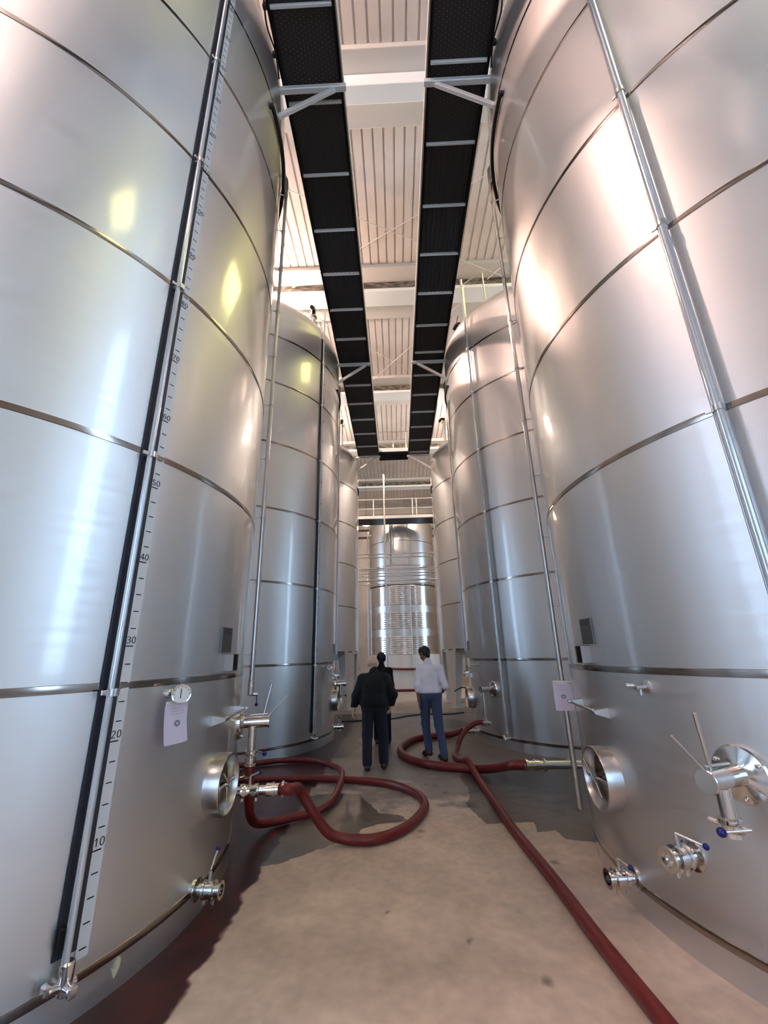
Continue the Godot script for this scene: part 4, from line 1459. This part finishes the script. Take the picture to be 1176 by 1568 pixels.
func people() -> void:
	person("bald person in black jacket and dark jeans walking away, seen from behind", Vector3(-0.47, 0, -7.44), {
		"hip_l": Vector3(-0.095, 0.88, 0), "hip_r": Vector3(0.095, 0.88, 0), "knee_l": Vector3(-0.115, 0.47, -0.01), "knee_r": Vector3(0.13, 0.48, -0.07), "ankle_l": Vector3(-0.115, 0.085, 0.06), "ankle_r": Vector3(0.135, 0.085, -0.06),
		"toe_l": Vector3(-0.14, 0.04, -0.10), "toe_r": Vector3(0.155, 0.04, -0.22), "chest": Vector3(0, 1.18, -0.01), "neck": Vector3(0.0, 1.42, -0.03), "shoulder_l": Vector3(-0.185, 1.30, -0.01), "shoulder_r": Vector3(0.185, 1.30, -0.01),
		"elbow_l": Vector3(-0.29, 1.05, 0.03), "elbow_r": Vector3(0.31, 1.06, 0.03), "wrist_l": Vector3(-0.33, 0.85, -0.03), "wrist_r": Vector3(0.265, 0.88, -0.10), "head": Vector3(-0.02, 1.535, -0.065), "face": Vector3(0.05, -0.35, -1), "crown": Vector3(0, 1, -0.35)},
		{"turn": 0.0, "skin": M.skin, "top": M.black_cloth, "top_name": "jacket", "legs": M.navy_denim, "shoe": M.black_leather, "hair": M.white_hair, "bald": true, "pad": 0.020, "girth": 1.15, "leg": 1.12, "sleeve": 1.0, "hem": 0.0})
	person("dark haired person in white shirt and blue jeans looking down to the left", Vector3(0.47, 0, -8.05), {
		"hip_l": Vector3(-0.09, 0.96, 0), "hip_r": Vector3(0.09, 0.96, 0), "knee_l": Vector3(-0.095, 0.53, -0.10), "knee_r": Vector3(0.12, 0.52, 0.03), "ankle_l": Vector3(-0.06, 0.115, -0.10), "ankle_r": Vector3(0.17, 0.085, 0.17),
		"toe_l": Vector3(-0.13, 0.04, -0.26), "toe_r": Vector3(0.12, 0.04, 0.02), "chest": Vector3(0.02, 1.26, -0.02), "neck": Vector3(-0.01, 1.53, -0.06), "shoulder_l": Vector3(-0.155, 1.42, -0.05), "shoulder_r": Vector3(0.185, 1.42, 0.02),
		"elbow_l": Vector3(-0.215, 1.14, 0.07), "elbow_r": Vector3(0.265, 1.13, 0.06), "wrist_l": Vector3(-0.20, 0.88, 0.06), "wrist_r": Vector3(0.26, 1.06, -0.16), "head": Vector3(-0.055, 1.655, -0.11), "face": Vector3(-0.75, -0.45, -0.75), "crown": Vector3(-0.25, 1, -0.25), "palm_r": Vector3(-1, 0, 0)},
		{"turn": 0.0, "skin": M.skin_tan, "top": M.white_shirt, "top_name": "shirt", "legs": M.blue_denim, "shoe": M.brown_leather, "hair": M.dark_hair, "bald": false, "pad": 0.006, "girth": 0.98, "leg": 1.0, "sleeve": 0.25, "hem": -0.06})
	person("dark haired person in black mostly hidden behind the bald person", Vector3(-0.42, 0, -9.45), {
		"hip_l": Vector3(-0.09, 0.90, 0), "hip_r": Vector3(0.09, 0.90, 0), "knee_l": Vector3(-0.10, 0.48, -0.04), "knee_r": Vector3(0.10, 0.48, 0.02), "ankle_l": Vector3(-0.11, 0.085, 0.0), "ankle_r": Vector3(0.11, 0.085, 0.07),
		"toe_l": Vector3(-0.13, 0.04, -0.16), "toe_r": Vector3(0.13, 0.04, -0.09), "chest": Vector3(0, 1.20, 0), "neck": Vector3(0, 1.45, -0.02), "shoulder_l": Vector3(-0.17, 1.345, 0), "shoulder_r": Vector3(0.16, 1.345, 0),
		"elbow_l": Vector3(-0.22, 1.07, 0.02), "elbow_r": Vector3(0.20, 1.07, 0.02), "wrist_l": Vector3(-0.22, 0.86, -0.08), "wrist_r": Vector3(0.19, 0.86, -0.08), "head": Vector3(0.0, 1.575, -0.04), "face": Vector3(0, -0.1, -1), "crown": Vector3(0, 1, -0.1)},
		{"turn": 0.0, "skin": M.skin_tan, "top": M.black_cloth, "top_name": "jacket", "legs": M.black_cloth, "shoe": M.black_leather, "hair": M.dark_hair, "bald": false, "pad": 0.012, "girth": 1.0, "leg": 1.0, "sleeve": 1.0, "hem": 0.02})


func paper_tag(at: Transform3D, w: float, h: float, label: String) -> void:
	# a sheet in a clear pocket, slightly bowed, hung from its top edge
	var g := Geo.new()
	var base := 0
	for s in [1.0, -1.0]:
		base = g.v.size()
		for i in 5:
			for k in 5:
				var u := i / 4.0
				var v := k / 4.0
				var p := Vector3((u - 0.5) * w, -v * h, 0.012 * sin(u * PI) + 0.03 * v * v + 0.0006 * s)
				g.pt(at * p, at.basis.z * s, Vector2(u, v))
		for i in 4:
			for k in 4:
				var q := base + i * 5 + k
				g.tri(q, q + 1, q + 5)
				g.tri(q + 1, q + 6, q + 5)
	var o := single("paper_tag", g, M.paper, label, "paper tag", "paper tags hung on the tanks")
	var c := Geo.new()
	c.box(at, Vector3(0, 0.006, 0.004), Vector3(w * 0.98, 0.022, 0.014), 0.004)
	part("clip", c, M.dial_white, o)


# ---------------------------------------------------------------- everything
func _ready() -> void:
	var cam := Camera3D.new()
	cam.name = "camera"
	cam.fov = 100.459
	cam.near = 0.05
	cam.far = 200.0
	var th := deg_to_rad(18.491)
	var ro := deg_to_rad(-1.340)
	var ya := deg_to_rad(-1.399)
	var F := Vector3(sin(ya) * cos(th), sin(th), -cos(ya) * cos(th))
	var R0 := Vector3(cos(ya), 0, sin(ya))
	var U0 := R0.cross(F)
	var R := R0 * cos(ro) + U0 * sin(ro)
	var U := U0 * cos(ro) - R0 * sin(ro)
	cam.transform = Transform3D(Basis(R, U, -F), Vector3(-0.059, 1.67, 0))
	add_child(cam)
	cam.current = true
	var env := Environment.new()
	env.background_mode = Environment.BG_COLOR
	env.background_color = Color(0.6, 0.7, 0.8)
	env.tonemap_mode = Environment.TONE_MAPPER_LINEAR
	env.tonemap_exposure = 1.04
	env.sdfgi_enabled = true
	env.ssao_enabled = true
	env.ssil_enabled = true
	var we := WorldEnvironment.new()
	we.name = "environment"
	we.environment = env
	add_child(we)
	make_materials()
	var warm := Color(1.0, 0.84, 0.755)
	highbay(Vector3(-4.2, 12.4, -0.9), Color(1.0, 0.82, 0.74), 29.0, 14.0, "warm hall lamp above the near left tank")
	highbay(Vector3(-2.6, 12.4, 3.2), Color(1.0, 0.86, 0.80), 8.0, 5.0, "hall lamp nearest the front of the hall, before the near left tank")
	highbay(Vector3(-4.2, 12.4, -10.6), warm, 34.0, 14.0, "warm hall lamp above the second left tank")
	highbay(Vector3(-4.2, 12.4, -19.2), Color(1.0, 0.90, 0.82), 17.0, 14.0, "warm hall lamp behind the legged tank on the left")
	highbay(Vector3(4.4, 12.4, -18.6), Color(1.0, 0.90, 0.82), 24.0, 14.0, "warm hall lamp behind the legged tank on the right")
	highbay(Vector3(-1.9, 9.6, -26.6), Color(1.0, 0.86, 0.76), 8.0, 14.0, "warm lamp at the far end beside the ribbed tank")
	rooflight("window_4", Vector3(4.6, 13.12, 0.9))
	rooflight("window_5", Vector3(4.9, 13.12, -8.4))
	hall()
	# tanks, near to far
	var t := floor_tank("storage_tank", -1, ROW_Z[0], "nearest tall steel tank on the left, with a numbered scale strip and a white dial")
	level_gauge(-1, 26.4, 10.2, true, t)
	tangent_pipe(-1, 1.36, 8.62, t)
	thermometer(-1, t)
	racking_outlet(-1, -14.0, 1.10, 0.28, 0.13, -0.27, t)
	butterfly_valve(frame(-1, -8.0, 0.61), 0.042, 0.33, t, "racking_valve", Vector3(0.10, 0.01, 0.06))
	butterfly_valve(frame(-1, 4.1, 0.17), 0.045, 0.18, t, "bottom_valve", Vector3(0.09, 0.10, 0.0))
	roof_vent(-1, 30.0, 2.1, t)
	var st := Geo.new()
	var sq := frame(-1, 19.3, 0.105, 0.0)
	st.prism(sq, PackedVector2Array([Vector2(-0.03, 0.01), Vector2(-0.012, 0.0), Vector2(0.002, 0.05), Vector2(0.025, 0.03), Vector2(0.02, -0.01), Vector2(-0.005, -0.045)]), -0.004, 0.002)
	part("torn_sticker", st, M.sticker, t, "torn pale sticker on the skirt")
	t = floor_tank("storage_tank", 1, ROW_Z[0], "nearest tall steel tank on the right, with a large outlet flange and a plain pipe")
	level_gauge(1, 35.0, 10.2, false, t)
	tangent_pipe(1, 0.29, 8.62, t, false)
	sample_tap(1, t)
	racking_outlet(1, 26.0, 1.03, 0.32, 0.20, -0.20, t)
	butterfly_valve(frame(1, 17.0, 0.54), 0.052, 0.19, t, "racking_valve", Vector3(0.14, -0.02, -0.05))
	butterfly_valve(frame(1, 3.6, 0.2), 0.048, 0.19, t, "bottom_valve", Vector3(0.08, -0.02, -0.04))
	var hp := Geo.new()
	hp.rod(Vector3(1.62, 0.32, -6.1) - t.position, Vector3(2.95, 0.32, -6.1) - t.position, 0.05, 18)
	hp.lathe(Transform3D(Basis(Vector3(0, 1, 0), Vector3(-1, 0, 0), Vector3(0, 0, 1)), Vector3(1.72, 0.32, -6.1) - t.position), [Vector2(0.05, -0.015), Vector2(0.075, -0.01), Vector2(0.075, 0.01), Vector2(0.05, 0.015)], 20)
	part("rear_outlet_pipe", hp, M.satin_steel, t)
	roof_vent(1, 30.0, 2.1, t)
	t = floor_tank("storage_tank", -1, ROW_Z[1], "second tall steel tank in the left row, beside the bald person")
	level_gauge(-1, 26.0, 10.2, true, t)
	tangent_pipe(-1, 1.3, 9.2, t)
	thermometer(-1, t)
	racking_outlet(-1, -10.0, 1.06, 0.26, 0.13, -0.25, t)
	butterfly_valve(frame(-1, -6.0, 0.2), 0.045, 0.2, t, "bottom_valve", Vector3(0.06, 0.06, 0.0))
	roof_vent(-1, 27.0, 2.2, t)
	t = floor_tank("storage_tank", 1, ROW_Z[1], "second tall steel tank in the right row, with a guard rail on its roof")
	level_gauge(1, 34.0, 10.75, false, t)
	tangent_pipe(1, 1.3, 9.2, t)
	sample_tap(1, t)
	racking_outlet(1, 26.0, 1.0, 0.30, 0.24, -0.55, t)
	butterfly_valve(frame(1, 6.0, 0.15), 0.05, 0.22, t, "bottom_valve", Vector3(0.1, 0.03, 0.0))
	roof_vent(1, 14.0, 2.15, t, 0.3)
	var rl := Geo.new()
	for e in [[33.0, 2.5], [26.0, 2.3], [46.0, 2.4]]:
		var o: Vector3 = frame(1, e[0], 9.6, 0, e[1]).origin
		rl.rod(o, o + Vector3(0, 1.08, 0), 0.016, 8)
	rl.rod(frame(1, 33.0, 10.68, 0, 2.5).origin, frame(1, 46.0, 10.68, 0, 2.4).origin, 0.016, 8)
	rl.rod(frame(1, 46.0, 10.68, 0, 2.4).origin, frame(1, 85.0, 10.68, 0, 2.3).origin, 0.016, 8)
	part("roof_rail", rl, M.satin_steel, t)
	legged_tank("legged_tank", -1, ROW_Z[2], "farthest tall tank in the left row, standing on broad legs")
	legged_tank("legged_tank", 1, ROW_Z[2], "farthest tall tank in the right row, standing on broad legs")
	far_tank()
	walkway(-1, 0.43, "dark overhead walkway along the left tanks, carried on pale brackets")
	walkway(1, 0.05, "dark overhead walkway along the right tanks, carried on pale brackets")
	cross_deck()
	pipe_rack()
	hoses()
	var base := Transform3D(Basis.IDENTITY, Vector3(-ROW_X, 0, ROW_Z[0]))
	paper_tag(base * frame(-1, 16.0, 1.395, 0.06), 0.20, 0.235, "white paper tag hung under the dial on the nearest left tank")
	base = Transform3D(Basis.IDENTITY, Vector3(ROW_X, 0, ROW_Z[0]))
	paper_tag(Transform3D(Basis(Vector3(0.955, 0, 0.297), Vector3.UP, Vector3(-0.297, 0, 0.955)), (base * frame(1, -19.0, 1.37, 0.09)).origin), 0.17, 0.25, "white paper tag hung on the pipe of the nearest right tank")
	base = Transform3D(Basis.IDENTITY, Vector3(-ROW_X, 0, ROW_Z[1]))
	paper_tag(base * frame(-1, 14.4, 1.42, 0.08), 0.18, 0.26, "small white paper tag on the second left tank")
	people()
